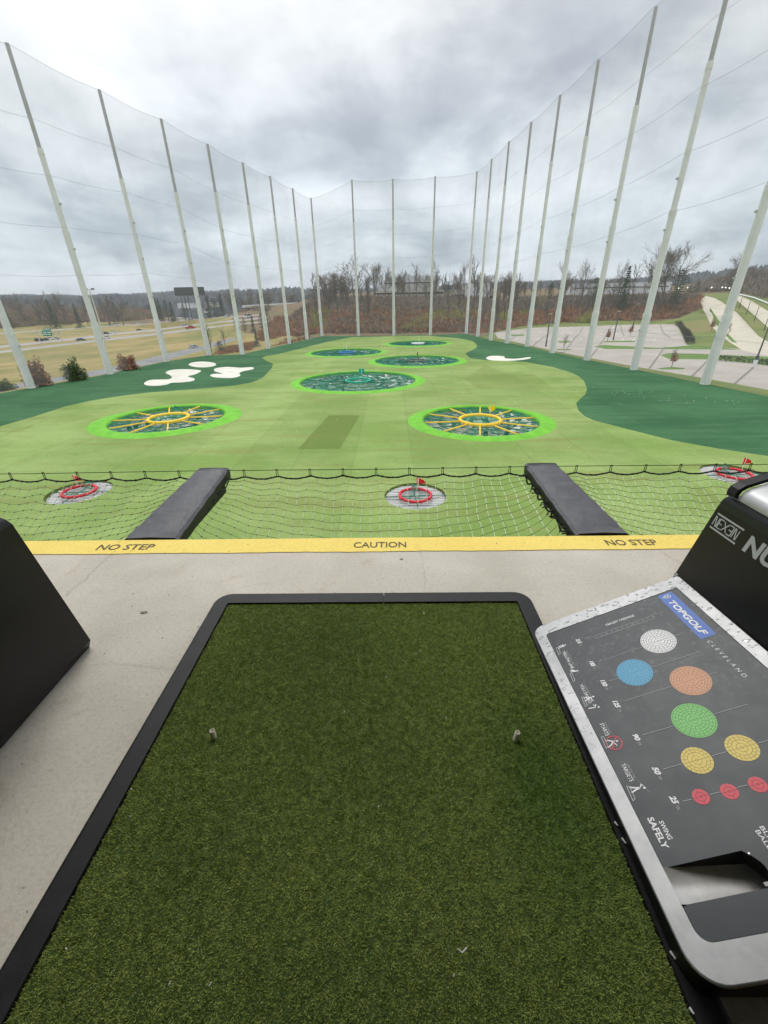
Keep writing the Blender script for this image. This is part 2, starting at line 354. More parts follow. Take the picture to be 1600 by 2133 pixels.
CTRL += [np.array(q, float) for q in ((-90,0,-12),(-110,40,-13),(-200,60,-15),(-300,150,-15),(-400,300,-8),(85,30,-10.8),(130,40,-10),(160,90,-6),(-100,-60,-12),(90,-60,-11),(0,-60,-10),(0,-300,-10),(-400,-300,-10),(400,-200,5),(300,100,15),(-2500,800,40),(2500,800,60),(-2500,-1500,0),(2500,-1500,0),(0,3500,70),(-2500,3500,70),(2500,3500,80))]
CA = np.array(CTRL)
_D = np.hypot(CA[:, None, 0]-CA[None, :, 0], CA[:, None, 1]-CA[None, :, 1])
_W = np.linalg.lstsq(np.block([[_D + 4.0*0, np.ones((len(CA), 1))], [np.ones((1, len(CA))), np.zeros((1, 1))]]), np.append(CA[:, 2], 0), rcond=1e-6)[0]
def hgt(P):
    P = np.atleast_2d(np.asarray(P, float))[:, :2]
    h = np.hypot(P[:, None, 0]-CA[None, :, 0], P[:, None, 1]-CA[None, :, 1]) @ _W[:-1] + _W[-1]
    ins = inpoly(P, FA); d = segdist(P, FA); d[ins] = 0; t = np.clip((d-0.5)/9, 0, 1); t = t*t*(3-2*t)
    rr = np.hypot(P[:, 0], P[:, 1]); amp = np.clip((rr-150)/600, 0, 1)*5
    h = h + amp*(np.sin(P[:, 0]*0.011+1)*np.cos(P[:, 1]*0.009) + 0.5*np.sin(P[:, 0]*0.031+P[:, 1]*0.02))*np.clip((rr-500)/300, 0, 1)
    return FZ*(1-t) + h*t
def onland(pts, far=1500.0):
    """where sight lines through photo points meet the land"""
    outp = []
    ts = np.geomspace(20, 3200, 700)
    for (x, y) in pts:
        d = ray(x, y); d = d/np.hypot(d[0], d[1]); P = CP + ts[:, None]*d; h = hgt(P); k = np.where(P[:, 2] < h)[0]
        if len(k) == 0: outp.append(CP + far*d); continue
        k = k[0]
        if k == 0: outp.append(P[0]); continue
        a = P[k-1, 2]-h[k-1]; b = h[k]-P[k, 2]; s = a/(a+b+1e-9); q = P[k-1]*(1-s)+P[k]*s; outp.append(q)
    return np.array(outp)

_gx = np.arange(-1300, 1301, 10.0); _gy = np.arange(-20, 1501, 10.0)
_GX, _GY = np.meshgrid(_gx, _gy); HG = hgt(np.stack([_GX.ravel(), _GY.ravel()], 1)).reshape(_GX.shape)
def hfast(X, Y):
    fx = np.clip((X-_gx[0])/10.0, 0, len(_gx)-1.001); fy = np.clip((Y-_gy[0])/10.0, 0, len(_gy)-1.001); i = fx.astype(int); j = fy.astype(int); a = fx-i; b = fy-j
    return (HG[j, i]*(1-a)+HG[j, i+1]*a)*(1-b)+(HG[j+1, i]*(1-a)+HG[j+1, i+1]*a)*b
def onland_fast(Q):
    Q = np.asarray(Q, float); d = (CM @ np.stack([Q[:, 0]-CX, Q[:, 1]-CY, np.full(len(Q), F)])).T; d = d/np.hypot(d[:, 0], d[:, 1])[:, None]
    ts = np.geomspace(50, 1450, 160); X = d[:, 0:1]*ts; Y = d[:, 1:2]*ts; Z = CP[2]+d[:, 2:3]*ts; df = Z-hfast(X, Y); hit = df < 0; ok = hit.any(1); k = np.clip(hit.argmax(1), 1, None)
    r_ = np.arange(len(Q)); a = df[r_, k-1]; b = -df[r_, k]; t = ts[k-1]+(ts[k]-ts[k-1])*np.clip(a/(a+b+1e-9), 0, 1)
    W = np.stack([d[:, 0]*t, d[:, 1]*t, CP[2]+d[:, 2]*t], 1); return W[ok]

# ------------------------------------------------------------------ the targets' measures (centre x, y, rim radius, hole radius)
TG = dict(red_mid=(1.49, 23.6, None, 1.96), red_l=(-21.09, 24.85, None, 1.96), red_r=(23.6, 26.5, None, 1.96),
          yel_r=(9.12, 41.6, 7.29, 5.78), yel_l=(-24.5, 44.38, 7.7, 5.86), green=(-5.12, 66.55, 10.5, 9.0),
          brown=(5.46, 89.65, 10.2, 8.65), blue=(-10.85, 107.6, 10.1, 8.7), white=(8.1, 128.5, 9.9, 8.45))
def rimfn(key):
    cx, cy, ro, ri = TG[key]
    yel = key.startswith('yel')
    def fn(r, t):
        if ro is None or r <= ri + 1e-6: return r
        w = (r-ri)/(ro-ri)
        k = (0.86 + 0.22*abs(math.cos(t))**6) if yel else (0.93+0.08*abs(math.cos(t))**4)
        return ri + (ro-ri)*w*k
    return fn

# ------------------------------------------------------------------ ground: one triangulation split into its surfaces
regions = []     # (key, polygon xy)
def reg_px(key, pts): regions.append((key, [tuple(p[:2]) for p in onland(pts)]))
def reg_w(key, pts): regions.append((key, [tuple(map(float, p[:2])) for p in pts]))
def gz(pts, z=FZ): return [GZ(x, y, z)[:2] for x, y in pts]
reg_px('meadow', [(-300,900),(-60,846),(66,818),(229,788),(347,762),(435,748),(505,745),(559,733),(603,722),(640,712),(600,697),(540,700),(500,690),(482,668),(484,655),(240,670),(0,684),(-300,705),(-420,760)])
reg_px('lawn', [(1030,690),(1110,676),(1195,669),(1300,668),(1356,670),(1412,664),(1455,646),(1462,636),(1460,612),(1517,610),(1600,618),(1750,640),(1900,700),(2100,900),(1900,960),(1600,832),(1470,803),(1330,775),(1225,754),(1150,739),(1098,725),(1056,717),(1022,711),(1000,703)])
reg_px('frontage_road', [(-120,840),(-60,822),(30,800),(111,787),(202,771),(291,751),(337,739),(424,719.5),(490,702),(492,708),(428,728),(352,749),(312,759),(219,779),(135,793),(44,808),(-60,832),(-110,850)])
reg_px('highway', [(-300,772),(0,731),(45,726),(201,707.5),(240,703),(339,692),(418,683),(480,675),(560,668),(560,671),(480,678),(339,696.5),(240,707.5),(201,711.5),(45,730.5),(0,735.5),(-300,777)])
reg_px('highway_far_side', [(-300,757),(0,720),(40,716),(196,699),(245,692.5),(324,685.5),(417,674.5),(480,667),(560,659),(560,663),(480,670.5),(324,689.5),(245,696.5),(196,703.5),(40,720.5),(0,725),(-300,763)])
reg_px('slip_road', [(0,694),(30,691.5),(190,681),(240,677.5),(324,673),(416,665),(480,659.5),(540,655),(540,657),(480,661.5),(416,667),(324,675),(240,679.5),(190,683),(30,693.5),(0,696)])
reg_px('parking_lot', [(1029,692),(1071,687),(1107,682.6),(1212,680),(1300,676.5),(1409,675.6),(1431,719),(1559,727.5),(1700,742),(1950,790),(2000,930),(1600,812),(1469,788),(1326,764),(1236,747),(1161,732),(1094,717),(1037,704)])
c3 = lambda L: [(1000+x/2.667, 460+y/2.667) for x, y in L]
ISL = [[(630,698),(690,690),(770,694),(1000,706),(1150,694),(1200,690),(1460,716),(1000,712),(700,712)],
       [(1000,745),(1050,735),(1200,738),(1600,755),(1800,775),(1800,830),(1500,790),(1300,770),(1050,768)],
       [(980,820),(1060,812),(1140,818),(1130,825),(1010,826)], [(430,669),(500,668),(510,675),(440,677)], [(680,669),(860,665),(860,673),(700,675)],
       [(170,631),(250,632),(240,640),(175,640)], [(420,712),(510,713),(500,719),(430,718)]]
for L in ISL: reg_px('kerbed_lawn', c3(L))
reg_px('uphill_road', [(1459,616.5),(1461,632),(1464,644),(1480,676),(1500,700),(1547,729),(1580,738),(1700,750),(1760,770),(1700,740),(1640,735),(1580,700),(1523,642),(1502,628),(1488,620.5),(1472,617)])
reg_px('downhill_road', [(1528,619),(1600,682),(1700,745),(1800,790),(1850,760),(1700,695),(1600,648),(1568,628),(1538,615)])
reg_px('kerbed_lawn', c3([(1280,483),(1300,515),(1370,620),(1430,680),(1525,706),(1400,672),(1350,622),(1300,560),(1275,500)]))
reg_w('outfield_turf', FIELD)
LIGHT = [(-300,955),(0,888),(67,869),(135,847),(186,835),(236,827),(304,818),(371,813),(439,808),(489,803),(520,797.5),(534,793),(548,786),(557,777),(566,767),(569,758),(554,751),(545.6,745),(556,741),(578,738),(635,724),(686,711),(733,702.4)]
LIGHT += [(820,700.3),(896,699.3),(915,701),(949,704),(972,707.5),(986,711),(994,719),(992,725),(986,728),(969,736),(979,746),(1013,750.5),(1049,751),(1094,754),(1150,764),(1187,775),(1206,784),(1217,794),(1223,811),(1219,822),(1210,829),(1200,840),(1205,855),(1217,866),(1235,875),(1300,892),(1400,917),(1500,935),(1600,950),(1900,1010)]
reg_w('fairway_turf', [tuple(p) for p in gz(LIGHT)] + [(58., -8.), (-72., -8.)])
reg_w('turf_patch', gz([(620,936),(708,935),(750,865),(685,865)]))
reg_w('turf_worn', gz(c3([(30, 800), (165, 857), (290, 849), (408, 926), (0, 936), (-90, 880)])))
c1 = lambda L: [(x/2.963, 560+y/2.963) for x, y in L]
def smooth_poly(pts, k=4):
    P = np.array(pts, float); n = len(P); o = []
    for i in range(n):
        p0, p1, p2, p3 = P[i-1], P[i], P[(i+1) % n], P[(i+2) % n]
        for j in range(k):
            t = j/k; o.append(0.5*((2*p1)+(-p0+p2)*t+(2*p0-5*p1+4*p2-p3)*t*t+(-p0+3*p1-3*p2+p3)*t**3))
    return o
BK = {'bunker_oval': c1([(1250+85*math.cos(a), 590+18*math.sin(a)) for a in np.linspace(0, 2*math.pi, 10, endpoint=False)]),
      'bunker_long': c1([(890,705),(925,686),(990,683),(1040,681),(1062,670),(1048,655),(1022,640),(1060,624),(1150,619),(1235,626),(1232,638),(1200,652),(1160,664),(1198,676),(1192,691),(1120,701),(1060,703),(1030,714),(960,722),(905,718)]),
      'bunker_fork': c1([(1298,658),(1320,648),(1375,646),(1325,632),(1330,614),(1400,605),(1450,608),(1490,610),(1558,607),(1562,619),(1500,632),(1478,644),(1482,660),(1430,673),(1330,670)]),
      'bunker_hook': c3([(35,765),(50,752),(100,750),(135,753),(140,763),(200,766),(275,757),(272,766),(180,777),(70,775)])}
for k, L in BK.items(): reg_w(k, smooth_poly(gz(L)))
for k, (cx, cy, ro, ri) in TG.items():
    fn = rimfn(k); Rr = ro or ri; n = 64
    reg_w('target_hole', [(cx+fn(Rr, 2*math.pi*i/n)*math.cos(2*math.pi*i/n), cy+fn(Rr, 2*math.pi*i/n)*math.sin(2*math.pi*i/n)) for i in range(n)])
V2 = []; FC = []
for key, poly in regions:
    pa = np.array(poly); ar = np.sum(pa[:, 0]*np.roll(pa[:, 1], -1) - np.roll(pa[:, 0], -1)*pa[:, 1])
    if ar < 0: poly = poly[::-1]
    b = len(V2); V2 += poly; FC.append(list(range(b, b+len(poly))))
def grid(x0, x1, y0, y1, s, jit=0.2):
    X, Y = np.meshgrid(np.arange(x0, x1, s), np.arange(y0, y1, s)); P = np.stack([X.ravel(), Y.ravel()], 1)
    return P + rng.uniform(-jit*s, jit*s, P.shape)
G1 = grid(-230, 200, -20, 340, 7); G1 = G1[(segdist(G1, FA) > 1.0)]; G1 = G1[~inpoly(G1, FA) | (segdist(G1, FA) < 3)]
G2 = grid(-640, 520, -100, 760, 24); G2 = G2[~((G2[:, 0] > -235) & (G2[:, 0] < 205) & (G2[:, 1] > -25) & (G2[:, 1] < 345))]
G3 = grid(-4200, 4200, -3000, 5200, 190); G3 = G3[~((G3[:, 0] > -650) & (G3[:, 0] < 530) & (G3[:, 1] > -110) & (G3[:, 1] < 770))]
ringp = [tuple(outw(p, d)) for p, _ in ALLP for d in (3.0, 6.0, 9.5)]
V2 += [tuple(p) for p in np.concatenate([G1, G2, G3])] + ringp
res = delaunay_2d_cdt([Vector(p) for p in V2], [], FC, 0, 1e-4, True)
cv = np.array([tuple(v) for v in res[0]]); cf = res[2]; of = res[5]
ch = hgt(cv)
PRI = {k: i for i, k in enumerate(['ground', 'meadow', 'lawn', 'parking_lot', 'frontage_road', 'highway', 'highway_far_side', 'slip_road', 'uphill_road', 'downhill_road', 'kerbed_lawn', 'outfield_turf', 'fairway_turf', 'turf_worn', 'turf_patch', 'bunker_oval', 'bunker_long', 'bunker_fork', 'bunker_hook', 'target_hole'])}
buck = {}
for f, o in zip(cf, of):
    best = 'ground'
    for q in o:
        k = regions[q][0]
        if PRI[k] > PRI[best]: best = k
    buck.setdefault(best, []).append(f)
SURF = dict(ground=('ground', 'soil'), meadow=('meadow', 'meadow'), lawn=('lawn', 'lawn'), parking_lot=('parking_lot', 'conc_lot'), frontage_road=('frontage_road', 'asphalt'), highway=('road', 'asphalt_pale'),
            highway_far_side=('road', 'asphalt_pale'), slip_road=('road', 'asphalt_pale'), uphill_road=('road', 'conc_road'), downhill_road=('road', 'conc_road'), kerbed_lawn=('grass_island', 'greenlawn'),
            outfield_turf=('outfield_turf', 'turf_dark'), fairway_turf=('fairway_turf', 'turf_light'), turf_patch=('turf_patch', 'turf_patch'), turf_worn=('turf_patch', 'turf_worn'),
            bunker_oval=('bunker', 'bunker'), bunker_long=('bunker', 'bunker'), bunker_fork=('bunker', 'bunker'), bunker_hook=('bunker', 'bunker'))
LBL = dict(bunker_oval='small plain oval white turf bunker behind two larger ones', bunker_long='long S-shaped white turf bunker beside the dark green left edge',
           bunker_fork='white turf bunker with a notch and a tail pointing right, beside the oval one', bunker_hook='thin hooked white turf bunker in the dark turf on the parking lot side')
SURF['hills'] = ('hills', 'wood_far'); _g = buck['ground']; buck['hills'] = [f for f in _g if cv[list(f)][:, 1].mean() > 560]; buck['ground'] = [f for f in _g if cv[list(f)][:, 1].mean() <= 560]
for k, fs in buck.items():
    if k == 'target_hole': continue
    nm, mk = SURF[k]
    ids = np.unique(np.concatenate([np.array(f) for f in fs])); mp = {int(a): i for i, a in enumerate(ids)}
    V = [(cv[i, 0], cv[i, 1], ch[i]) for i in ids]
    o = raw(nm, V, [tuple(mp[int(i)] for i in f) for f in fs], M[mk])
    if k.startswith('bunker'):
        for v in o.data.vertices: v.co.z = FZ+0.0
        tag(o, LBL[k], 'bunker', 'white turf bunkers on the outfield')
    elif k == 'turf_patch': tag(o, kind='structure')
    else: tag(o, kind='structure')
    o.data.polygons.foreach_set('use_smooth', [True]*len(o.data.polygons))

#%%PART2
# ------------------------------------------------------------------ outfield targets
M['liner'] = mat('pit_liner', (0.55, 0.56, 0.55), (0.68, 0.69, 0.67), 0.8, 0.8)
M['liner_dk'] = mat('pit_gap', (0.10, 0.11, 0.11))
M['pit_floor'] = mat('pit_floor', (0.52, 0.50, 0.42), (0.66, 0.63, 0.55), 0.6, 0.9)
M['rope_green'] = mat('green_rope', (0.025, 0.17, 0.12), rough=0.7)
M['net_green'] = netmat('green_netting', (0.10, 0.42, 0.26), 0.36)
M['tri_pale'] = mat('pale_catcher', (0.66, 0.68, 0.60), (0.78, 0.78, 0.70), 1.0, 0.8)
M['yellow'] = mat('yellow_tube', (0.92, 0.60, 0.04), (0.97, 0.68, 0.07), 0.7, 0.5)
M['red'] = mat('red_tube', (0.60, 0.025, 0.04), (0.72, 0.05, 0.07), 1.5, 0.5)
M['redflag'] = mat('red_flag', (0.85, 0.03, 0.03), rough=0.7)
M['green_tube'] = mat('green_tube', (0.01, 0.42, 0.27), rough=0.5)
M['blue_tube'] = mat('blue_tube', (0.02, 0.18, 0.50), rough=0.5)
M['brown_tube'] = mat('brown_tube', (0.10, 0.09, 0.09), rough=0.5)
M['white_tube'] = mat('white_tube', (0.80, 0.80, 0.80), rough=0.5)
M['darkgreen'] = mat('dark_green_frame', (0.010, 0.11, 0.085), rough=0.6)
M['black_flag'] = mat('black_flag', (0.03, 0.03, 0.03))
M['yellow_flag'] = mat('yellow_flag', (0.95, 0.72, 0.0), rough=0.7)
M['steel'] = mat('steel', (0.45, 0.45, 0.45), rough=0.4, metal=0.8)

def pit_target(key, label, ringmat, inner=None, flag=None, flagpx=None, ringR=None):
    cx, cy, ro, ri = TG[key]
    red = ro is None
    root = empty('driving_range_target', (cx, cy, FZ)); tag(root, label, 'golf target', 'pit targets across the outfield')
    fn = rimfn(key)
    dep = 0.55 if red else 1.15
    if not red:
        b = MB(); b.lathe([(ro, 0.0), (ri+(ro-ri)*0.6, 0.10), (ri+0.25, 0.17), (ri+0.02, 0.10), (ri, -0.35)], 96, fn=fn); b.build('rim', M['turf_lime'], root, True)
    b = MB()
    if red:
        b.lathe([(ri, 0), (ri-0.03, -0.28)], 64); b.build('rim', M['turf_patch'], root, True)
        # slatted tray: pale slats over dark gaps, tilted up to the far side
        b = MB(); b.lathe([(ri-0.02, -0.26), (0.01, -0.34)], 48); b.build('tray', M['liner_dk'], root, True)
        n = 17
        for i in range(n):
            y = -ri+0.12+(2*ri-0.24)*i/(n-1); hw = math.sqrt(max(ri*ri*0.96-y*y, 0.0))
            if hw < 0.15: continue
            s = MB(); k = 8
            V = []; 
            for j in range(k+1):
                x = -hw+2*hw*j/k; bow = 0.10*(1-(x/ri)**2)
                zz = -0.20+0.05*(y/ri)
                V += [(x, y+bow-0.045, zz-0.02), (x, y+bow+0.045, zz+0.03)]
            s.add(V, [(2*j, 2*j+2, 2*j+3, 2*j+1) for j in range(k)]); s.build('slat', M['liner'], root)
        b = MB()
        for a in (0.0, math.pi/2, math.pi, -math.pi/2):
            b.tube([(0.0, 0, -0.04), ((ri-0.05)*math.cos(a+0.05), (ri-0.05)*math.sin(a+0.05), -0.03)], 0.03, 5)
        b.build('cross_rope', M['rope_green'], root)
        b = MB()
        for a0 in (0.3, 1.6, 2.9, 4.2, 5.3):
            b.add([(0, 0, -0.30), (0.75*math.cos(a0), 0.75*math.sin(a0), -0.16), (0.75*math.cos(a0+0.8), 0.75*math.sin(a0+0.8), -0.16), (0.3*math.cos(a0+0.4), 0.3*math.sin(a0+0.4), -0.05)], [(0, 1, 3), (0, 3, 2), (1, 2, 3)])
        b.build('netting', M['net_green'], root)
        b = MB(); b.ring((0, 0, 0.03), 1.0, 0.095, 40, 8); b.build('ring', ringmat, root, True)
        for i in range(10):
            a = 2*math.pi*i/10; b = MB(); b.tube([((1.0)*math.cos(a-0.07), (1.0)*math.sin(a-0.07), 0.03), (math.cos(a+0.07), math.sin(a+0.07), 0.03)], 0.108, 8); b.build('sleeve', ringmat, root, True)
        b = MB(); V0 = [(-0.35, 0.75, -0.05), (0.35, 0.75, -0.05), (0, 1.45, -0.05), (0.0, 1.0, 0.42)]; b.add(V0, [(0, 1, 3), (1, 2, 3), (2, 0, 3)]); b.build('cone', M['net_green'], root)
        for e0, e1 in ((0, 3), (1, 3), (2, 3)): MBt = MB(); MBt.tube([V0[e0], V0[e1]], 0.02, 4); MBt.build('cone_frame', M['rope_green'], root)
    else:
        nseg = 96; V = []; FCs = []
        b.lathe([(ri, -0.34), (ri-0.15, -dep*0.9), (ri-0.7, -dep)], nseg); b.build('pit_wall', M['liner'], root, True)
        for q in range(5):
            b = MB(); b.ring((0, 0, -0.42-0.2*q), ri-0.02-0.03*q, 0.025, 72, 4); b.build('wall_rib', M['liner_dk'], root)
        b = MB(); b.disc((0, 0, -dep), ri-0.5, 64); b.build('pit_floor', M['pit_floor'], root)
        Rr = ringR or ri*0.30; Ri = Rr*0.45
        yel = key.startswith('yel')
        zt = 0.02
        nsp = 10
        off = 0.12
        for i in range(nsp):
            a = off+2*math.pi*i/nsp
            b = MB(); b.tube([(Rr*math.cos(a), Rr*math.sin(a), zt), ((ri-0.1)*math.cos(a), (ri-0.1)*math.sin(a), zt+0.02)], 0.075 if yel else 0.045, 6)
            b.build('spoke', ringmat if yel else M['rope_green'], root, True)
            a += math.pi/nsp
            b = MB(); b.tube([(Rr*0.5*math.cos(a), Rr*0.5*math.sin(a), zt-0.25), ((ri-0.08)*math.cos(a), (ri-0.08)*math.sin(a), zt-0.02)], 0.05, 5)
            b.build('rope', M['rope_green'], root)
        b = MB(); b.ring((0, 0, zt+0.06), Rr, 0.16 if yel else (0.15 if key != 'brown' else 0.12), 64, 10)
        b.build('ring', ringmat, root, True)
        if yel:
            for i in range(20):
                a = 2*math.pi*(i+0.5)/20; b = MB(); b.tube([(Rr*math.cos(a-0.03), Rr*math.sin(a-0.03), zt+0.06), (Rr*math.cos(a+0.03), Rr*math.sin(a+0.03), zt+0.06)], 0.185, 8); b.build('sleeve', ringmat, root, True)
        if key == 'white':
            b = MB(); b.lathe([(Rr, 0.1), (Rr*0.82, 0.02), (Rr*0.8, -0.2)], 48); b.build('ring_funnel', ringmat, root, True)
        b = MB(); b.ring((0, 0, zt-0.1), Ri if yel else Rr*0.72, 0.05, 40, 6); b.build('inner_ring', M['darkgreen'], root, True)
        # sagging catch nets: three rings of funnels with ropes between them
        r2 = random.Random(hash(key) % 1000 if False else len(label)*7)
        rings = [Rr*1.02, ri*0.52, ri*0.76, ri*0.985]
        cnt = [nsp*2, nsp*2, nsp*2, nsp*2]
        nb = MB(); rp = MB(); tp = MB()
        def pt(r, a, z): return (r*math.cos(a), r*math.sin(a), z)
        for k in range(3):
            ra, rb = rings[k], rings[k+1]; n = cnt[k]
            for i in range(n):
                a0 = off+2*math.pi*i/n; a1 = off+2*math.pi*(i+1)/n; am = (a0+a1)/2; rm = (ra+rb)/2
                za = -0.16; zb = -0.12 if k < 2 else 0.0
                A, B_, C_, D_ = pt(ra, a0, za), pt(ra, a1, za), pt(rb, a1, zb), pt(rb, a0, zb)
                low = pt(rm+r2.uniform(-.3, .3), am+r2.uniform(-.03, .03), -r2.uniform(0.7, 1.2)*dep*0.75)
                want = r2.random() < (0.35 if yel else 0.85)
                if want: nb.add([A, B_, C_, D_, low], [(0, 1, 4), (1, 2, 4), (2, 3, 4), (3, 0, 4)])
                up = pt(rm, am, -0.02)
                rp.tube([A, up], 0.035, 4, False); rp.tube([up, C_], 0.035, 4, False); rp.tube([D_, up], 0.025, 4, False)
                rp.tube([D_, C_], 0.035, 4, False)
                if r2.random() < (0.42 if yel else 0.62):
                    s = (0.40+0.35*r2.random())*(0.8 if yel else 1.25); a = am+r2.uniform(-.04, .04)
                    t0 = pt(rm-s*0.9, a, -0.9*dep*0.6); t1 = pt(rm+s*0.7, a-s*0.9/rm, -0.75*dep*0.6); t2 = pt(rm+s*0.5, a+s*0.9/rm, -0.12)
                    tp.add([t0, t1, t2], [(0, 1, 2)])
        tag(nb.build('netting', M['net_green'], root), kind='stuff'); tag(rp.build('netting_rope', M['rope_green'], root), kind='stuff')
        tag(tp.build('catcher', M['tri_pale'], root), kind='stuff')
        # net over the middle and the pointed net frame behind it
        b = MB(); n = 16
        b.add([(0, 0, -0.8)] + [pt(Rr*0.95, 2*math.pi*i/n, 0.0) for i in range(n)], [(0, 1+i, 1+(i+1) % n) for i in range(n)]); b.build('centre_net', M['net_green'], root)
        h = 1.15 if key in ('green', 'yel_r', 'yel_l') else 0.9
        px0 = -ri*0.09; py0 = ri*0.52; w = ri*0.115
        V0 = [(px0-w, py0-w, -0.5), (px0+w, py0-w, -0.5), (px0+w, py0+w, -0.5), (px0-w, py0+w, -0.5), (px0, py0, h*0.62)]
        b = MB(); b.add(V0, [(0, 1, 4), (1, 2, 4), (2, 3, 4), (3, 0, 4)]); b.build('cone', M['net_green'], root)
        for e0 in range(4): b = MB(); b.tube([V0[e0], V0[4]], 0.04, 4); b.build('cone_frame', M['rope_green'], root)
        b = MB()
        for i in range(14 if yel else 8):
            a = off+2*math.pi*(i*3 % 14+0.3)/14; rr_ = ri*r2.uniform(0.45, 0.9); z0 = -r2.uniform(0.3, 0.9)
            b.box((rr_*math.cos(a)-0.18, rr_*math.sin(a)-0.18, z0-0.25), (rr_*math.cos(a)+0.18, rr_*math.sin(a)+0.18, z0+0.25))
        tag(b.build('post_cap', M['darkgreen'], root), kind='stuff')
    if flag:
        fm, kind = flag; dy, x, ytop = flagpx
        P = GY(x, ytop, cy+dy); lx, ly, lz = P[0]-cx, dy, P[2]-FZ
        fl = empty('flag', (0, 0, 0)); fl.parent = root
        b = MB(); b.tube([(lx, ly, -0.3), (lx, ly, lz)], 0.03 if red else 0.05, 5); b.build('flagpole', M['white_tube'] if kind != 'stick' else fm, fl)
        b = MB()
        if kind == 'tri':
            V = [(lx, ly, lz), (lx-0.05, ly-0.03, lz-0.36), (lx+0.42, ly+0.05, lz-0.28), (lx+0.02, ly+0.03, lz)]
            b.add([(lx-0.12, ly, lz), (lx-0.12, ly, lz-0.48), (lx+0.52, ly+0.06, lz-0.46), (lx+0.34, ly-0.05, lz-0.20), (lx-0.12, ly+0.03, lz), (lx-0.12, ly+0.03, lz-0.48), (lx+0.52, ly+0.09, lz-0.46), (lx+0.34, ly-0.02, lz-0.20)], [(0, 1, 2, 3), (7, 6, 5, 4), (0, 4, 5, 1), (1, 5, 6, 2), (2, 6, 7, 3), (3, 7, 4, 0)])
        elif kind == 'sq':
            s = 0.62 if not key == 'green' else 0.95
            tl = 0.5 if key.startswith('yel') else 0.0
            pts = [(-s/2, 0), (s/2, 0), (s/2, -s*0.95), (-s/2, -s*0.95)]
            rp_ = [(lx+a*math.cos(tl)-c*math.sin(tl), a*math.sin(tl)+c*math.cos(tl)+lz) for a, c in pts]
            b.add([(x_, ly-0.02, z_) for x_, z_ in rp_]+[(x_, ly+0.02, z_) for x_, z_ in rp_], [(0, 1, 2, 3), (7, 6, 5, 4), (0, 4, 5, 1), (1, 5, 6, 2), (2, 6, 7, 3), (3, 7, 4, 0)])
        else:
            b.box((lx-0.1, ly-0.04, lz-0.55), (lx+0.1, ly+0.04, lz))
        b.build('flag_cloth', fm, fl)
    return root
pit_target('red_mid', 'small red ring target straight ahead, behind the middle safety net', M['red'], flag=(M['redflag'], 'tri'), flagpx=(1.2, 872, 994))
pit_target('red_l', 'small red ring target seen left of the left padded arm', M['red'], flag=(M['redflag'], 'tri'), flagpx=(1.2, 153, 989))
pit_target('red_r', 'small red ring target at the right edge above the ball dispenser', M['red'], flag=(M['redflag'], 'tri'), flagpx=(1.2, 1556, 953))
pit_target('yel_r', 'yellow spoked wheel target with a square yellow flag', M['yellow'], flag=(M['yellow_flag'], 'sq'), flagpx=(3.2, 1022, 846), ringR=2.05)
pit_target('yel_l', 'yellow spoked wheel target without a flag, below the white bunkers', M['yellow'], ringR=2.05)
pit_target('green', 'largest green netted target with turquoise ring and square green flag', M['green_tube'], flag=(M['green_tube'], 'sq'), flagpx=(8.0, 753, 768), ringR=1.9)
pit_target('brown', 'netted target with a thin dark brown ring', M['brown_tube'], flag=(M['black_flag'], 'stick'), flagpx=(4.0, 870, 734), ringR=1.8)
pit_target('blue', 'netted target with a blue ring in the middle', M['blue_tube'], flag=(M['white_tube'], 'stick'), flagpx=(4.0, 722, 719), ringR=1.9)
pit_target('white', 'farthest netted target, with a thick white ring', M['white_tube'], flag=(M['white_tube'], 'stick'), flagpx=(4.0, 873, 703), ringR=1.75)

M['ball'] = mat('golf_ball', (0.8, 0.8, 0.78), rough=0.3)
_bm = MB(); _bm.lathe([(0.001, -0.034), (0.024, -0.024), (0.034, 0), (0.024, 0.024), (0.001, 0.034)], 8); _bo = None
for k_ in range(46):
    if k_ < 30: x_, y_ = 1200+rng.random()*360, 0; y_ = 812+(x_-1200)*0.10+rng.uniform(-12, 6)
    else: x_, y_ = rng.uniform(560, 1250), rng.uniform(730, 960)
    g_ = GZ(x_, y_, FZ+0.045)
    if _bo is None: _bo = _bm.build('golf_ball', M['ball'], None, True); q_ = _bo
    else: q_ = _bo.copy(); COL.objects.link(q_)
    q_.location = g_; tag(q_, 'white golf ball lying on the outfield turf', 'golf ball', 'stray golf balls on the outfield')

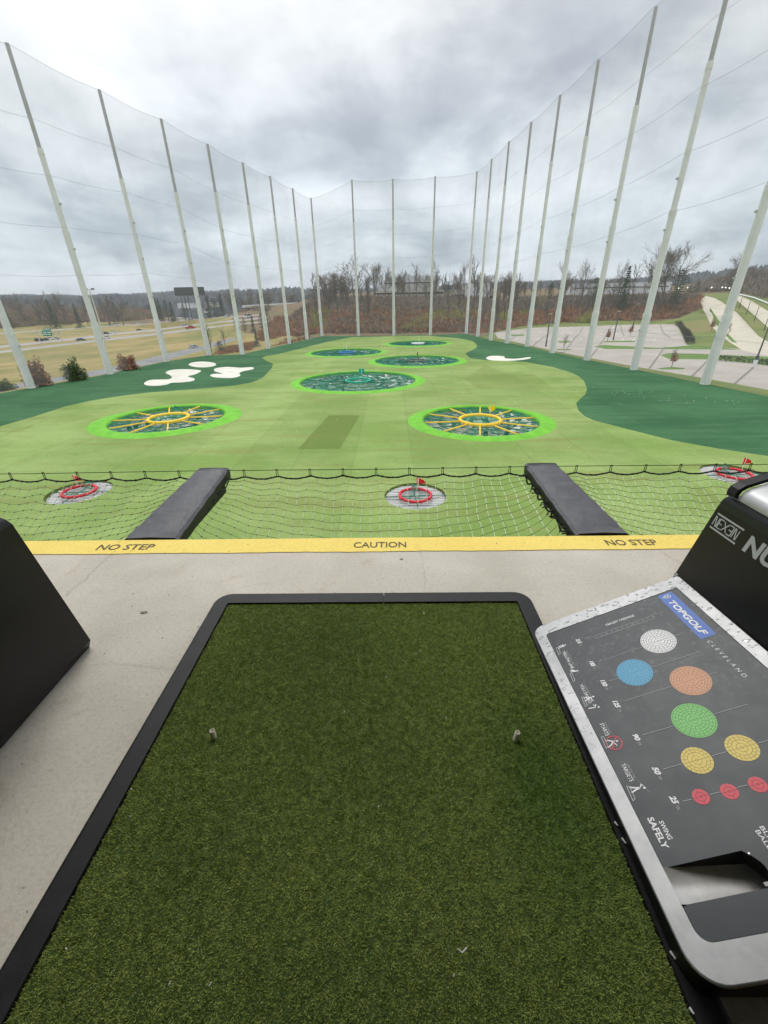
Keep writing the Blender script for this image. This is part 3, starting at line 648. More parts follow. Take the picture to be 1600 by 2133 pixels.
# ------------------------------------------------------------------ poles and perimeter net
ORD = ['first', 'second', 'third', 'fourth', 'fifth', 'sixth', 'seventh', 'eighth', 'ninth', 'tenth']
nL = 2+1+8   # poles up to the far left corner
npoles = len(ALLP)
def lerp(a, b, t): return a+(b-a)*t
for i, (g, zt) in enumerate(ALLP):
    H = zt-FZ
    right = i >= 14
    zs = [-9.5, -1.7 if not right else -1.5, 12.0, lerp(22.3, 27.3, 1.0 if i > 13 else (0.0 if i < 9 else 0.4)), zt]
    rr = [0.60, 0.50, 0.40, 0.29, 0.22]
    far = 1.0 if g[1] < 130 else 0.9
    root = empty('net_pole', (g[0], g[1], FZ))
    if i < nL: lab = 'stepped steel pole in the row beside the freeway, %s from the front' % ORD[max(i-2, 0)]
    elif i < nL+3: lab = 'stepped steel pole in the far row before the brown slope, %s from the left' % ORD[i-nL]
    else: lab = 'stepped steel pole in the parking lot row, %s counting from the back corner' % ORD[min(i-nL-3, 9)]
    if i < 2: lab = 'pale stepped steel pole outside the left edge, %s beside the camera' % ('second' if i == 0 else 'first')
    if i >= npoles-2: lab = 'pale stepped steel pole outside the right edge, %s beside the camera' % ('first' if i == npoles-2 else 'second')
    tag(root, lab, 'pole', 'tall poles carrying the perimeter net')
    for k in range(4):
        b = MB(); n = 12
        b.tube([(0, 0, zs[k]-FZ+(0.02 if k else 0)), (0, 0, zs[k+1]-FZ+(0.0 if k == 3 else 0.6))], [rr[k]*far, (rr[k]-0.03)*far], n)
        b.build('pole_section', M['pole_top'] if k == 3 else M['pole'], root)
        if k < 3:
            b = MB(); b.tube([(0, 0, zs[k+1]-FZ-0.15), (0, 0, zs[k+1]-FZ+0.62)], [rr[k]*far+0.02, rr[k]*far-0.01], n); b.build('collar', M['pole'], root)
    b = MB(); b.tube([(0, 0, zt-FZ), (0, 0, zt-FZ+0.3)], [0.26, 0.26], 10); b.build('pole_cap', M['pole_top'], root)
    q = ctr-g; q = q/np.linalg.norm(q[:2])
    b = MB()
    for z in (1.5, 8.2, 15.0, 21.0):
        zz = z-FZ-5; rk = 0.55
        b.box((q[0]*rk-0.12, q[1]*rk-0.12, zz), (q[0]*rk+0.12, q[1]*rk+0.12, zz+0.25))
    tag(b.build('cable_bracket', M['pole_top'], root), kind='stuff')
def net_side(idx, label):
    root = empty('perimeter_net', tuple(ALLP[idx[0]][0])); o0 = np.array(ALLP[idx[0]][0]); tag(root, label, 'net', 'nets around the outfield')
    for a, b in zip(idx[:-1], idx[1:]):
        (ga, za), (gb, zb) = ALLP[a], ALLP[b]
        ga = ga.copy(); gb = gb.copy()
        # net hangs just inside the poles
        ia = ctr-ga; ia[2] = 0; ia = ia/np.linalg.norm(ia)*0.72; ib = ctr-gb; ib[2] = 0; ib = ib/np.linalg.norm(ib)*0.72
        ga += ia; gb += ib; nu, nv = 12, 14; V = []; L = np.linalg.norm((gb-ga)[:2])
        nrm = (ia+ib); nrm /= np.linalg.norm(nrm)
        def P(u, v):
            base = ga*(1-u)+gb*u; zt = za*(1-u)+zb*u - 0.38*math.sin(math.pi*u)
            bel = 0.22*math.sin(math.pi*u)*(abs(math.sin(math.pi*v*5)))
            return np.array([base[0]-nrm[0]*bel, base[1]-nrm[1]*bel, -9.3*(1-v)+zt*v])
        for j in range(nv+1):
            for i in range(nu+1): V.append(P(i/nu, j/nv)-o0)
        raw('net_panel', V, [(j*(nu+1)+i, j*(nu+1)+i+1, (j+1)*(nu+1)+i+1, (j+1)*(nu+1)+i) for j in range(nv) for i in range(nu)], M['net'], root, smooth=True)
        zr = za if za < 36 else za
        for k in range(0, 6):
            cb = MB()
            def zc_(zt_, kk): return zt_-0.02 if kk == 0 else (zt_-7.6-6.55*(kk-1) if kk < 5 else -3.6)
            pts = []
            for i in range(9):
                u = i/8; base = ga*(1-u)+gb*u; z = zc_(za, k)*(1-u)+zc_(zb, k)*u - (0.38 if k == 0 else (0.25 if k < 5 else 0.1))*math.sin(math.pi*u)
                pts.append(np.array([base[0], base[1], z])-o0+nrm*0.05)
            cb.tube(pts, 0.020 if k == 0 else 0.017 if k < 5 else 0.012, 4, False); cb.build('cable', M['cable'], root)
net_side(list(range(0, nL)), 'fine grey net wall along the freeway side, hung on the left row of poles')
net_side(list(range(nL-1, nL+4)), 'fine grey net wall across the far end before the wooded slope')
net_side(list(range(nL+3, npoles)), 'fine grey net wall along the parking lot side, hung on the right row of poles')

# ------------------------------------------------------------------ the tee deck
M['concrete'] = bpy.data.materials.new('deck_concrete')
def concrete_nodes(m, base1, base2, stain, fine):
    m.use_nodes = True; t = m.node_tree; bs = t.nodes['Principled BSDF']; bs.inputs['Roughness'].default_value = 0.72; bs.inputs['Specular IOR Level'].default_value = 0.3
    g = t.nodes.new('ShaderNodeNewGeometry')
    def noi(sc, det, ro=0.6, di=0.0):
        n = t.nodes.new('ShaderNodeTexNoise'); n.inputs['Scale'].default_value = sc; n.inputs['Detail'].default_value = det; n.inputs['Roughness'].default_value = ro; n.inputs['Distortion'].default_value = di
        t.links.new(g.outputs['Position'], n.inputs['Vector']); return n.outputs['Fac']
    def rmp(x, lo, hi, a=0., b=1.):
        r = t.nodes.new('ShaderNodeMapRange'); r.inputs['From Min'].default_value = lo; r.inputs['From Max'].default_value = hi; r.inputs['To Min'].default_value = a; r.inputs['To Max'].default_value = b; t.links.new(x, r.inputs['Value']); return r.outputs[0]
    def mx(f, A, B, bt='MIX'):
        x = t.nodes.new('ShaderNodeMix'); x.data_type = 'RGBA'; x.blend_type = bt
        for k, q in ((0, f), (6, A), (7, B)):
            if isinstance(q, tuple): x.inputs[k].default_value = (*q, 1)
            elif isinstance(q, float): x.inputs[k].default_value = q
            else: t.links.new(q, x.inputs[k])
        return x.outputs[2]
    c = mx(rmp(noi(1.3, 7, 0.6, 0.3), 0.35, 0.65), base1, base2)
    c = mx(rmp(noi(3.1, 8, 0.7, 0.8), 0.58, 0.72, 0, 0.75), c, stain)
    c = mx(rmp(noi(0.8, 5, 0.6), 0.60, 0.72, 0, 0.5), c, tuple(x*1.22 for x in base2))
    c = mx(rmp(noi(60, 3), 0.3, 0.7, 0.85, 1.1), (0., 0., 0.), c)
    c = mx(rmp(noi(38, 2, 0.5), 0.715 if base1[0] > 0.7 else 0.75, 0.76 if base1[0] > 0.7 else 0.775), c, fine)
    c = mx(rmp(noi(11, 6, 0.75, 1.5), 0.66, 0.76, 0, 0.6), c, stain)
    t.links.new(c, bs.inputs['Base Color'])
    bp = t.nodes.new('ShaderNodeBump'); bp.inputs['Distance'].default_value = 0.0015; t.links.new(noi(90, 5), bp.inputs['Height']); t.links.new(bp.outputs[0], bs.inputs['Normal'])
concrete_nodes(M['concrete'], (0.52, 0.475, 0.40), (0.665, 0.615, 0.53), (0.45, 0.37, 0.285), (0.2, 0.18, 0.16))
M['yellow_line'] = bpy.data.materials.new('yellow_line_paint'); concrete_nodes(M['yellow_line'], (0.93, 0.70, 0.16), (0.97, 0.76, 0.19), (0.84, 0.60, 0.16), (0.30, 0.22, 0.1))
M['stencil'] = mat('stencil_paint', (0.10, 0.085, 0.06), (0.22, 0.17, 0.09), 40, 0.8)
M['rubber'] = mat('black_rubber', (0.011, 0.011, 0.012), (0.019, 0.019, 0.02), 12, 0.55, bump=0.0006, bscale=300, rvar=0.08)
M['vinyl'] = mat('grey_vinyl', (0.075, 0.075, 0.085), (0.105, 0.105, 0.115), 9, 0.48, bump=0.022, bscale=8, rvar=0.1)
M['vinyl_side'] = mat('black_vinyl', (0.015, 0.015, 0.017), rough=0.5)
M['black_plastic'] = mat('black_plastic', (0.006, 0.006, 0.0065), (0.011, 0.011, 0.012), 4, 0.42, spec=0.35, rvar=0.06)
M['brown_floor'] = mat('brown_floor', (0.26, 0.10, 0.035), (0.36, 0.15, 0.055), 6, 0.6)
M['paint_black'] = mat('soffit_paint', (0.05, 0.05, 0.05))
M['soffit'] = mat('soffit', (0.16, 0.155, 0.15), rough=0.8)
YE = 2.505; YN = 2.325
b = MB(); b.box((-9.0, 0.30, -0.32), (9.0, YE, 0.0)); o = b.build('floor', M['concrete']); tag(o, kind='structure')
b = MB(); b.box((-9.0, -5.0, -0.32), (9.0, 0.296, -0.004)); o = b.build('bay_floor', M['brown_floor']); tag(o, kind='structure')
b = MB()
# painted line with a slightly uneven near edge
n = 240; V = []
for i in range(n+1):
    x = -8.9+17.8*i/n; V += [(x, YN+0.0025*math.sin(x*7)+0.002*math.sin(x*31+1), 0.004), (x, YE-0.001, 0.004)]
o = raw('yellow_line', V, [(2*i, 2*i+2, 2*i+3, 2*i+1) for i in range(n)], M['yellow_line']); tag(o, kind='structure')
b = MB(); b.box((-9.0, -5.0, 2.85), (9.0, 1.95, 3.2)); o = b.build('roof', M['soffit']); tag(o, 'roof slab over the tee bays', 'roof', kind='structure')
b = MB(); b.box((-9.0, -5.2, -0.32), (9.0, -5.0, 3.2)); o = b.build('back_wall', M['paint_black']); tag(o, kind='structure')
b = MB(); b.box((-9.0, -5.0, -9.6), (9.0, 1.6, -0.33)); o = b.build('lower_deck_wall', M['soffit']); tag(o, kind='structure')

# ------------------------------------------------------------------ lettering
def text_mesh(s, shear=0.0, bold=0.0, space=1.0):
    c = bpy.data.curves.new('lettering', 'FONT'); c.body = s; c.size = 1.0; c.shear = shear; c.offset = bold; c.space_character = space; c.resolution_u = 3
    o = bpy.data.objects.new('lettering', c); COL.objects.link(o); bpy.context.view_layer.update()
    me = bpy.data.meshes.new_from_object(o.evaluated_get(bpy.context.evaluated_depsgraph_get()))
    bpy.data.objects.remove(o); bpy.data.curves.remove(c); return me
def put_text(s, o, ax, ay, w, h, m, parent=None, name='lettering', lift=0.0005, **kw):
    """text box with lower-left corner o, baseline along ax, height along ay; fitted to w x h"""
    me = text_mesh(s, **kw); n = len(me.vertices); co = np.zeros(n*3); me.vertices.foreach_get('co', co); co = co.reshape(-1, 3)
    mn = co.min(0); mx_ = co.max(0); sx = w/(mx_[0]-mn[0]); sy = h/(mx_[1]-mn[1])
    ax = np.array(ax, float); ay = np.array(ay, float); nz = np.cross(ax, ay); nz /= np.linalg.norm(nz)
    P = np.array(o, float) + (co[:, :1]-mn[0])*sx*ax + (co[:, 1:2]-mn[1])*sy*ay + nz*lift
    me.vertices.foreach_set('co', P.ravel()); me.update()
    ob = link(name, me, parent, [m] if not isinstance(m, list) else m); return ob
line_ob = [o for o in bpy.data.objects if o.name.startswith('yellow_line')][0]
for s, x0, x1 in (('NO STEP', -2.065, -1.668), ('CAUTION', -0.268, 0.096), ('NO STEP', 1.462, 1.806)):
    put_text(s, (x0, 2.372, 0.004), (1, 0, 0), (0, 1, 0), x1-x0, 0.072, M['stencil'], line_ob, bold=0.012, lift=0.002)
# stroke drawing (flat ribbons) on a plane
def strokes(L, w, o, ax, ay, lift=0.0006):
    ax = np.array(ax, float); ay = np.array(ay, float); nz = np.cross(ax, ay); nz /= np.linalg.norm(nz); o = np.array(o, float); b = MB()
    def P(q): return o+ax*q[0]+ay*q[1]+nz*lift
    for pl in L:
        pl = [np.array(q, float) for q in pl]; lw = w; n = len(pl); Lp = []; Rp = []
        for i in range(n):
            d0 = pl[i]-pl[i-1] if i else pl[1]-pl[0]; d1 = pl[i+1]-pl[i] if i < n-1 else pl[-1]-pl[-2]
            d0 = d0/(np.linalg.norm(d0)+1e-9); d1 = d1/(np.linalg.norm(d1)+1e-9); n0 = np.array([-d0[1], d0[0]]); n1_ = np.array([-d1[1], d1[0]]); nn = n0+n1_; L_ = np.linalg.norm(nn)
            nn = n0 if L_ < 0.3 else nn/L_; k = 1/max(nn @ n0, 0.5); Lp.append(pl[i]+nn*lw/2*k); Rp.append(pl[i]-nn*lw/2*k)
        V = [P(q) for q in Lp]+[P(q) for q in Rp]
        b.add(V, [(n+i, n+i+1, i+1, i) for i in range(n-1)])
    return b
M['crack'] = mat('crack', (0.27, 0.245, 0.22))
fl_ob = [o for o in bpy.data.objects if o.name == 'floor'][0]
def crack(pts, w=0.0018):
    rr_ = random.Random(len(pts)*13+int(abs(pts[0][0])*100)); Q = []
    for a, c in zip(pts[:-1], pts[1:]):
        for i in range(6):
            t = i/6; Q.append((a[0]+(c[0]-a[0])*t+rr_.uniform(-1, 1)*0.006, a[1]+(c[1]-a[1])*t+rr_.uniform(-1, 1)*0.006))
    Q.append(pts[-1]); strokes([Q], w, (0, 0, 0.0), (1, 0, 0), (0, 1, 0), lift=0.0055).build('crack', M['crack'], fl_ob)
crack([GZ(x, y, 0)[:2] for x, y in ((241,1148),(228,1160),(200,1184),(178,1208),(152,1226),(137,1243))])
crack([GZ(x, y, 0)[:2] for x, y in ((187,1388),(230,1381),(300,1390),(366,1394))], 0.0011)
crack([GZ(x, y, 0)[:2] for x, y in ((870,1132),(880,1165),(884,1195),(886,1225))], 0.0010)
M['scuff'] = mat('scuff', (0.17, 0.15, 0.13), (0.28, 0.25, 0.22), 60, 0.8)
for (x, y, s) in ((299,1276,0.02),(278,1237,0.006),(275,1263,0.005),(352,1239,0.006),(558,1237,0.006),(698,1236,0.006),(266,1214,0.005),(414,1306,0.006),(836,1165,0.012),(820,1234,0.006)):
    g = GZ(x, y, 0); b = MB(); k = 7
    b.add([(g[0]+s*(0.6+0.6*rng.random())*math.cos(2*math.pi*i/k), g[1]+s*(0.3+0.4*rng.random())*math.sin(2*math.pi*i/k), 0.0035) for i in range(k)], [tuple(range(k))]); b.build('scuff_mark', M['scuff'], fl_ob)

# ------------------------------------------------------------------ padded arms and safety net in front of the deck
YC = 3.75
def arm(name_label, xa0, xa1, xb0, xb1, zt=0.055):
    b = MB(); n = 14; prof = []
    V = []
    ys = np.linspace(YE+0.012, YC+0.06, n)
    for y in ys:
        t = (y-YE)/(YC-YE); x0 = xa0+(xb0-xa0)*t; x1 = xa1+(xb1-xa1)*t; z = 0.012+(zt-0.012)*t + 0.004*math.sin(y*23+x0)
        h = 0.10; e = 0.018
        V += [(x0, y, z-h), (x0-0.004, y, z-e), (x0+e, y, z), ((x0+x1)/2, y, z+0.006+0.003*math.sin(y*31)), (x1-e, y, z), (x1+0.004, y, z-e), (x1, y, z-h)]
    FCs = []
    for i in range(n-1):
        for j in range(7):
            k = (j+1) % 7; FCs.append((i*7+j, i*7+k, (i+1)*7+k, (i+1)*7+j))
    FCs += [tuple(range(7)), tuple(reversed(range((n-1)*7, n*7)))]
    root = empty('padded_arm', ((xa0+xa1)/2, YE, 0)); tag(root, name_label, 'arm', 'padded arms carrying the safety net')
    V = [(x-(xa0+xa1)/2, y-YE, z) for x, y, z in V]
    mi = [0 if (j in (1, 2, 3, 4)) else 1 for i in range(n-1) for j in range(7)]+[1, 0]
    o = raw('pad', V, FCs, [M['vinyl'], M['vinyl_side']], root, mi)
    o.data.polygons.foreach_set('use_smooth', [j in (2, 3) for i in range(n-1) for j in range(7)]+[False, False])
    b = MB(); w = (xa1-xa0)/2; b.box((-w*0.5, 0.0, -0.16), (w*0.5, YC-YE-0.05, -0.06)); b.build('beam', M['vinyl_side'], root)
    return root
arm('long grey padded arm reaching out from the deck edge at the left NO STEP', -1.948, -1.553, -1.937, -1.622)
arm('long wrinkled grey padded arm reaching out at the right NO STEP', 1.311, 1.68, 1.317, 1.63)
M['strand_lit'] = mat('lit_cord', (0.62, 0.70, 0.50)); M['strand_dark'] = mat('dark_cord', (0.02, 0.025, 0.015))  # lengthwise net cords: the light they catch is put into the pale colour
M['rope_black'] = mat('black_rope', (0.006, 0.006, 0.006), (0.03, 0.03, 0.03), 60, 0.7)
M['rope_fleck'] = mat('rope_fleck', (0.4, 0.4, 0.38))
def safety_net(label, x0, x1, nring, seedx, lace=False):
    root = empty('safety_net', (x0, YC, 0)); tag(root, label, 'safety net', 'rope nets hung out from the deck edge'); o0 = np.array([x0, YC, 0.])
    r3 = random.Random(seedx); W = x1-x0; ph = [r3.uniform(0, 6) for _ in range(8)]
    ringx = [x0+W*(i+0.5)/nring for i in range(nring)]
    def rope_z(x):
        d = min(abs(x-q) for q in ringx); sp = W/nring/2; return -0.012-0.030*(1-((sp-d)/sp)**2 if d < sp else 1)
    def P(u, s):  # s=0 deck edge, 1 outer rope
        x = x0+W*u; y = YE+0.03+(YC-YE-0.03)*s
        D = 0.03+0.62*(1-s)**0.9
        z = -0.03*(1-s)+(rope_z(x) if True else 0)*s**3 - D*(math.sin(math.pi*min(max(u, 0), 1)))**0.62
        wob = 0.006
        x += wob*math.sin(s*9+ph[0]+u*5)+0.006*math.sin(s*23+ph[1]); y += wob*math.sin(u*21+ph[2])+0.007*math.sin(u*47+ph[3]+s*3)
        z += 0.010*math.sin(u*W*2*math.pi*3+ph[4])*s
        if s >= 0.999: z = rope_z(x)-0.01; y = YC
        return np.array([x, y, z])-o0
    nc = int(W/0.088); nr = 15; M_ = 16
    ba = MB()
    for i in range(1, nc):
        u = i/nc; ba.tube([P(u, k/M_) for k in range(M_+1)], 0.0030, 3, False)
    tag(ba.build('net_cord', M['strand_lit'], root), kind='stuff')
    bb = MB(); kn = MB()
    for j in range(nr):
        s = (j+0.3)/nr; k = nc
        bb.tube([P(q/(k), s) for q in range(k+1)], 0.0017, 3, False)
        for q in range(1, k):
            p = P(q/k, s); kn.obox(p, (1, 0, 0), (0, 1, 0), (0, 0, 1), 0.0038, 0.0038, 0.0038)
    tag(bb.build('net_cross_cord', M['strand_dark'], root), kind='stuff'); tag(kn.build('knot', M['strand_dark'], root), kind='stuff')
    # outer border rope, twisted: two thin strands wound round a core
    K = int(W/0.012); core = []; st1 = []; st2 = []
    for i in range(K+1):
        x = x0+W*i/K; z = rope_z(x)-0.006; th = i*0.75; core.append(np.array([x, YC, z])-o0)
        st1.append(np.array([x, YC+0.007*math.cos(th), z+0.007*math.sin(th)])-o0); st2.append(np.array([x, YC+0.0075*math.cos(th*0.5+2), z+0.0075*math.sin(th*0.5+2)])-o0)
    b = MB(); b.tube(core[::3], 0.0075, 6, False); b.tube(st1, 0.004, 4, False); b.build('border_rope', M['rope_black'], root)
    b = MB()
    for i in range(0, K-2, 11): b.tube([st2[i]+np.array([0, -0.004, 0.004]), st2[i+2]+np.array([0, -0.004, 0.004])], 0.0022, 3)
    tag(b.build('rope_fleck', M['rope_fleck'], root), kind='stuff')
    b = MB(); b.tube([np.array([x0-0.05, YC, 0.048])-o0, np.array([(x0+x1)/2, YC, 0.040])-o0, np.array([x1+0.05, YC, 0.048])-o0], 0.0035, 5); b.build('cable', M['strand_dark'], root)
    for x in ringx:
        b = MB(); zt, zb = 0.052, rope_z(x)-0.018
        for dx in (-0.009, 0.009): b.tube([np.array([x+dx, YC, zb])-o0, np.array([x+dx*0.8, YC, zt])-o0], 0.0033, 5)
        b.tube([np.array([x-0.010, YC, zt])-o0, np.array([x+0.010, YC, zt])-o0], 0.004, 5); b.build('hanger', M['rope_black'], root)
    # side laces along the arms
    for side in (0, 1):
        if (side == 0 and x0 < -3) or (side == 1 and x1 > 3): continue
        xs = x0 if side == 0 else x1; sg = 1 if side == 0 else -1; Q = []
        for k in range(90):
            s = k/89; th = k*0.8; Q.append(np.array([xs+sg*(0.018+0.012*math.sin(k*0.5)), YE+0.03+(YC-YE-0.03)*s, -0.045-0.03*(1-s)+0.012*math.sin(th)])-o0)
        b = MB(); b.tube(Q, 0.006 if not (lace and side == 1) else 0.009, 5, False); b.build('side_rope', M['rope_black'], root)
        if lace and side == 1:
            for s in (0.12, 0.34, 0.47, 0.7):
                y = YE+(YC-YE)*s; b = MB(); b.tube([np.array([xs-0.07, y, -0.05])-o0, np.array([xs-0.05, y+0.025, -0.03])-o0, np.array([xs+0.0, y+0.02, -0.03])-o0, np.array([xs+0.0, y-0.02, -0.05])-o0, np.array([xs-0.06, y-0.02, -0.055])-o0], 0.006, 5)
                b.build('clip', M['rope_black'], root)
    return root
safety_net('knotted cord net hung between the two padded arms', -1.622, 1.317, 9, 3, lace=True)
safety_net('knotted cord net hung left of the left padded arm', -5.35, -1.94, 10, 5)
safety_net('knotted cord net hung right of the right padded arm, reaching behind the dispenser', 1.632, 5.3, 11, 9)

# ------------------------------------------------------------------ hitting mat
mx0, mx1, my1, my0 = -0.912, 0.676, 1.764, -0.75
root = empty('hitting_mat', (0, 0, 0)); tag(root, 'dark green artificial grass hitting mat with black rubber edging', 'golf mat')
def rr_path(x0, x1, y0, y1, r, n=7):
    P = [(x0, y0)]
    P += [(x0+r-r*math.cos(t), y1-r+r*math.sin(t)) for t in np.linspace(0, math.pi/2, n)]
    P += [(x1-r+r*math.cos(t), y1-r+r*math.sin(t)) for t in np.linspace(math.pi/2, 0, n)]
    P += [(x1, y0)]; return P
def edging(xs0, xs1, label=None):
    pass
outer = rr_path(-1.008, 0.772, my0, 1.868, 0.095); inner = rr_path(mx0-0.004, mx1+0.004, my0, my1+0.004, 0.012, len(outer)//2 - 0 if False else 7)
gapx = -0.052
for side in (0, 1):
    h = len(outer)//2
    if side == 0: o_ = outer[:h]+[(gapx-0.002, 1.868)]; i_ = inner[:h]+[(gapx-0.002, my1+0.004)]
    else: o_ = [(gapx+0.002, 1.868)]+outer[h:]; i_ = [(gapx+0.002, my1+0.004)]+inner[h:]
    V = []; n = len(o_)
    for (ox, oy), (ix, iy) in zip(o_, i_):
        V += [(ox, oy, 0.0), (ox+(ix-ox)*0.12, oy+(iy-oy)*0.12, 0.026), (ox+(ix-ox)*0.25, oy+(iy-oy)*0.25, 0.032), (ix, iy, 0.034), (ix, iy, 0.0)]
    FCs = [(i*5+j, i*5+j+1, (i+1)*5+j+1, (i+1)*5+j) for i in range(n-1) for j in range(4)]+[(0, 1, 2, 3, 4), tuple((n-1)*5+k for k in (4, 3, 2, 1, 0))]
    o = raw('rubber_edging', V, [tuple(reversed(f)) for f in FCs], M['rubber'], root)
M['mat_base'] = mat('mat_backing', (0.04, 0.07, 0.02), (0.055, 0.095, 0.03), 20, 0.95)
b = MB(); b.box((mx0, my0, 0.001), (mx1, my1, 0.022)); b.build('backing', M['mat_base'], root)
def vnoise(P, s, seed):
    r_ = np.random.default_rng(seed); T = r_.random((64, 64)); q = P/s; i = np.floor(q).astype(int); f = q-i; f = f*f*(3-2*f)
    a = T[i[:, 0] % 64, i[:, 1] % 64]; b_ = T[(i[:, 0]+1) % 64, i[:, 1] % 64]; c_ = T[i[:, 0] % 64, (i[:, 1]+1) % 64]; d_ = T[(i[:, 0]+1) % 64, (i[:, 1]+1) % 64]
    return (a*(1-f[:, 0])+b_*f[:, 0])*(1-f[:, 1])+(c_*(1-f[:, 0])+d_*f[:, 0])*f[:, 1]
def blades():
    n = 700000; m = bpy.data.materials.new('mat_grass'); m.use_nodes = True; t = m.node_tree; bs = t.nodes['Principled BSDF']; bs.inputs['Roughness'].default_value = 0.62; bs.inputs['Specular IOR Level'].default_value = 0.25
    at = t.nodes.new('ShaderNodeAttribute'); at.attribute_name = 'fibre'; t.links.new(at.outputs['Color'], bs.inputs['Base Color'])
    y = my0+0.0+(my1-my0)*rng.random(n); y = np.where((y < 0.15) & (rng.random(n) < 0.6), 0.15+(my1-0.15)*rng.random(n), y)
    x = mx0+(mx1-mx0)*rng.random(n); P = np.stack([x, y], 1)
    ang = (vnoise(P+10, 0.016, 1)*0.8+vnoise(P+10, 0.007, 2)*1.0+rng.random(n)*1.2)*2*math.pi/1.4
    lean = 0.35+0.55*vnoise(P+20, 0.009, 3)+0.25*rng.random(n); L = 0.006+0.005*rng.random(n)
    tall = 0.8+0.5*vnoise(P+5, 0.008, 4); L = L*tall
    w = 0.0007+0.0007*rng.random(n)
    dx = np.cos(ang)*np.sin(lean)*L; dy = np.sin(ang)*np.sin(lean)*L; dz = np.cos(lean)*L
    pa = rng.random(n)*math.pi; wx = np.cos(pa)*w; wy = np.sin(pa)*w; z0 = 0.0205
    V = np.empty((n, 3, 3)); V[:, 0] = np.stack([x-wx, y-wy, np.full(n, z0)], 1); V[:, 1] = np.stack([x+wx, y+wy, np.full(n, z0)], 1); V[:, 2] = np.stack([x+dx, y+dy, z0+dz], 1)
    T = np.arange(n*3).reshape(-1, 3)
    o = trimesh('grass_blades', V.reshape(-1, 3), T, m, root)
    # worn, yellower fibres in broad patches; fresh dark ones elsewhere (colour of the fibres themselves)
    k = np.clip(0.12+vnoise(P+30, 0.30, 7)*0.35+0.19+vnoise(P+7, 0.006, 8)*0.2+0.2*(rng.random(n)-0.5), 0, 1)[:, None]
    g1 = np.array([0.095, 0.145, 0.035]); g2 = np.array([0.24, 0.33, 0.105]); colr = (g1*(1-k)+g2*k)*np.array([1.85, 1.60, 1.25])
    br = rng.random(n) < 0.012; colr[br] = (0.35, 0.38, 0.22)
    wear = np.exp(-(((x-0.50)/0.16)**2+((y-0.80)/0.30)**2))[:, None]; colr = colr*(1-0.55*wear)+np.array([0.07, 0.22, 0.01])*0.55*wear
    ca = o.data.color_attributes.new('fibre', 'FLOAT_COLOR', 'POINT'); c4 = np.ones((n, 3, 4)); c4[:, :, :3] = colr[:, None, :]; ca.data.foreach_set('color', c4.ravel().astype(np.float32))
    tag(o, kind='stuff')
blades()
M['tee'] = mat('tee_rubber', (0.50, 0.46, 0.36), (0.62, 0.58, 0.47), 30, 0.6)
for (tx, ty, tilt, lb) in ((443, 1528, 0.12, 'short beige rubber tee standing in the left half of the mat'), (1076, 1532, -0.22, 'short beige rubber tee standing by the dispenser side of the mat')):
    g = GZ(tx, ty, 0.05); b = MB(); r0 = 0.0095; h = 0.036
    b.lathe([(r0+0.001, 0), (r0, h), (r0-0.0025, h+0.001), (r0-0.003, h-0.018), (0.0001, h-0.018)], 20)
    b.v = [(x-tilt*z*0.6, y+0.15*z, z) for x, y, z in b.v]
    o = b.build('golf_tee', M['tee'], None, True); o.location = (g[0], g[1], 0.024); tag(o, lb, 'golf tee', 'rubber tees on the mat')
M['tee_chip'] = mat('plastic_chip', (0.75, 0.75, 0.70))
chips = [(884,1277),(1165-0,0)]
for k_, (x, y, s) in enumerate(((884,1278,0.010),(803,1412,0.006),(865,1363,0.007),(963,1985,0.016),(945,2035,0.005),(140,1978,0.006),(275,1645,0.006),(270,1703,0.005),(788,1682,0.005),(929,1496,0.005),(352,2052,0.007),(436,2054,0.007),(717,1485,0.006))):
    g = GZ(x, y, 0.045); a = rng.random()*3; b = MB(); b.tube([(0, 0, 0), (s*math.cos(a), s*math.sin(a), 0.002)], 0.0016, 5)
    if s > 0.009: b.tube([(0, 0, 0), (s*0.8*math.cos(a+2), s*0.8*math.sin(a+2), 0.003)], 0.0013, 5)
    o = b.build('tee_fragment', M['tee_chip']); o.location = (g[0], g[1], 0.046)
    big = {0: 'largest white tee fragment near the far edge of the mat', 3: 'bent white tee fragment at the near end of the mat'}
    tag(o, big.get(k_, 'tiny white tee fragment lying in the mat grass'), 'fragment', 'broken tee fragments scattered on the mat')

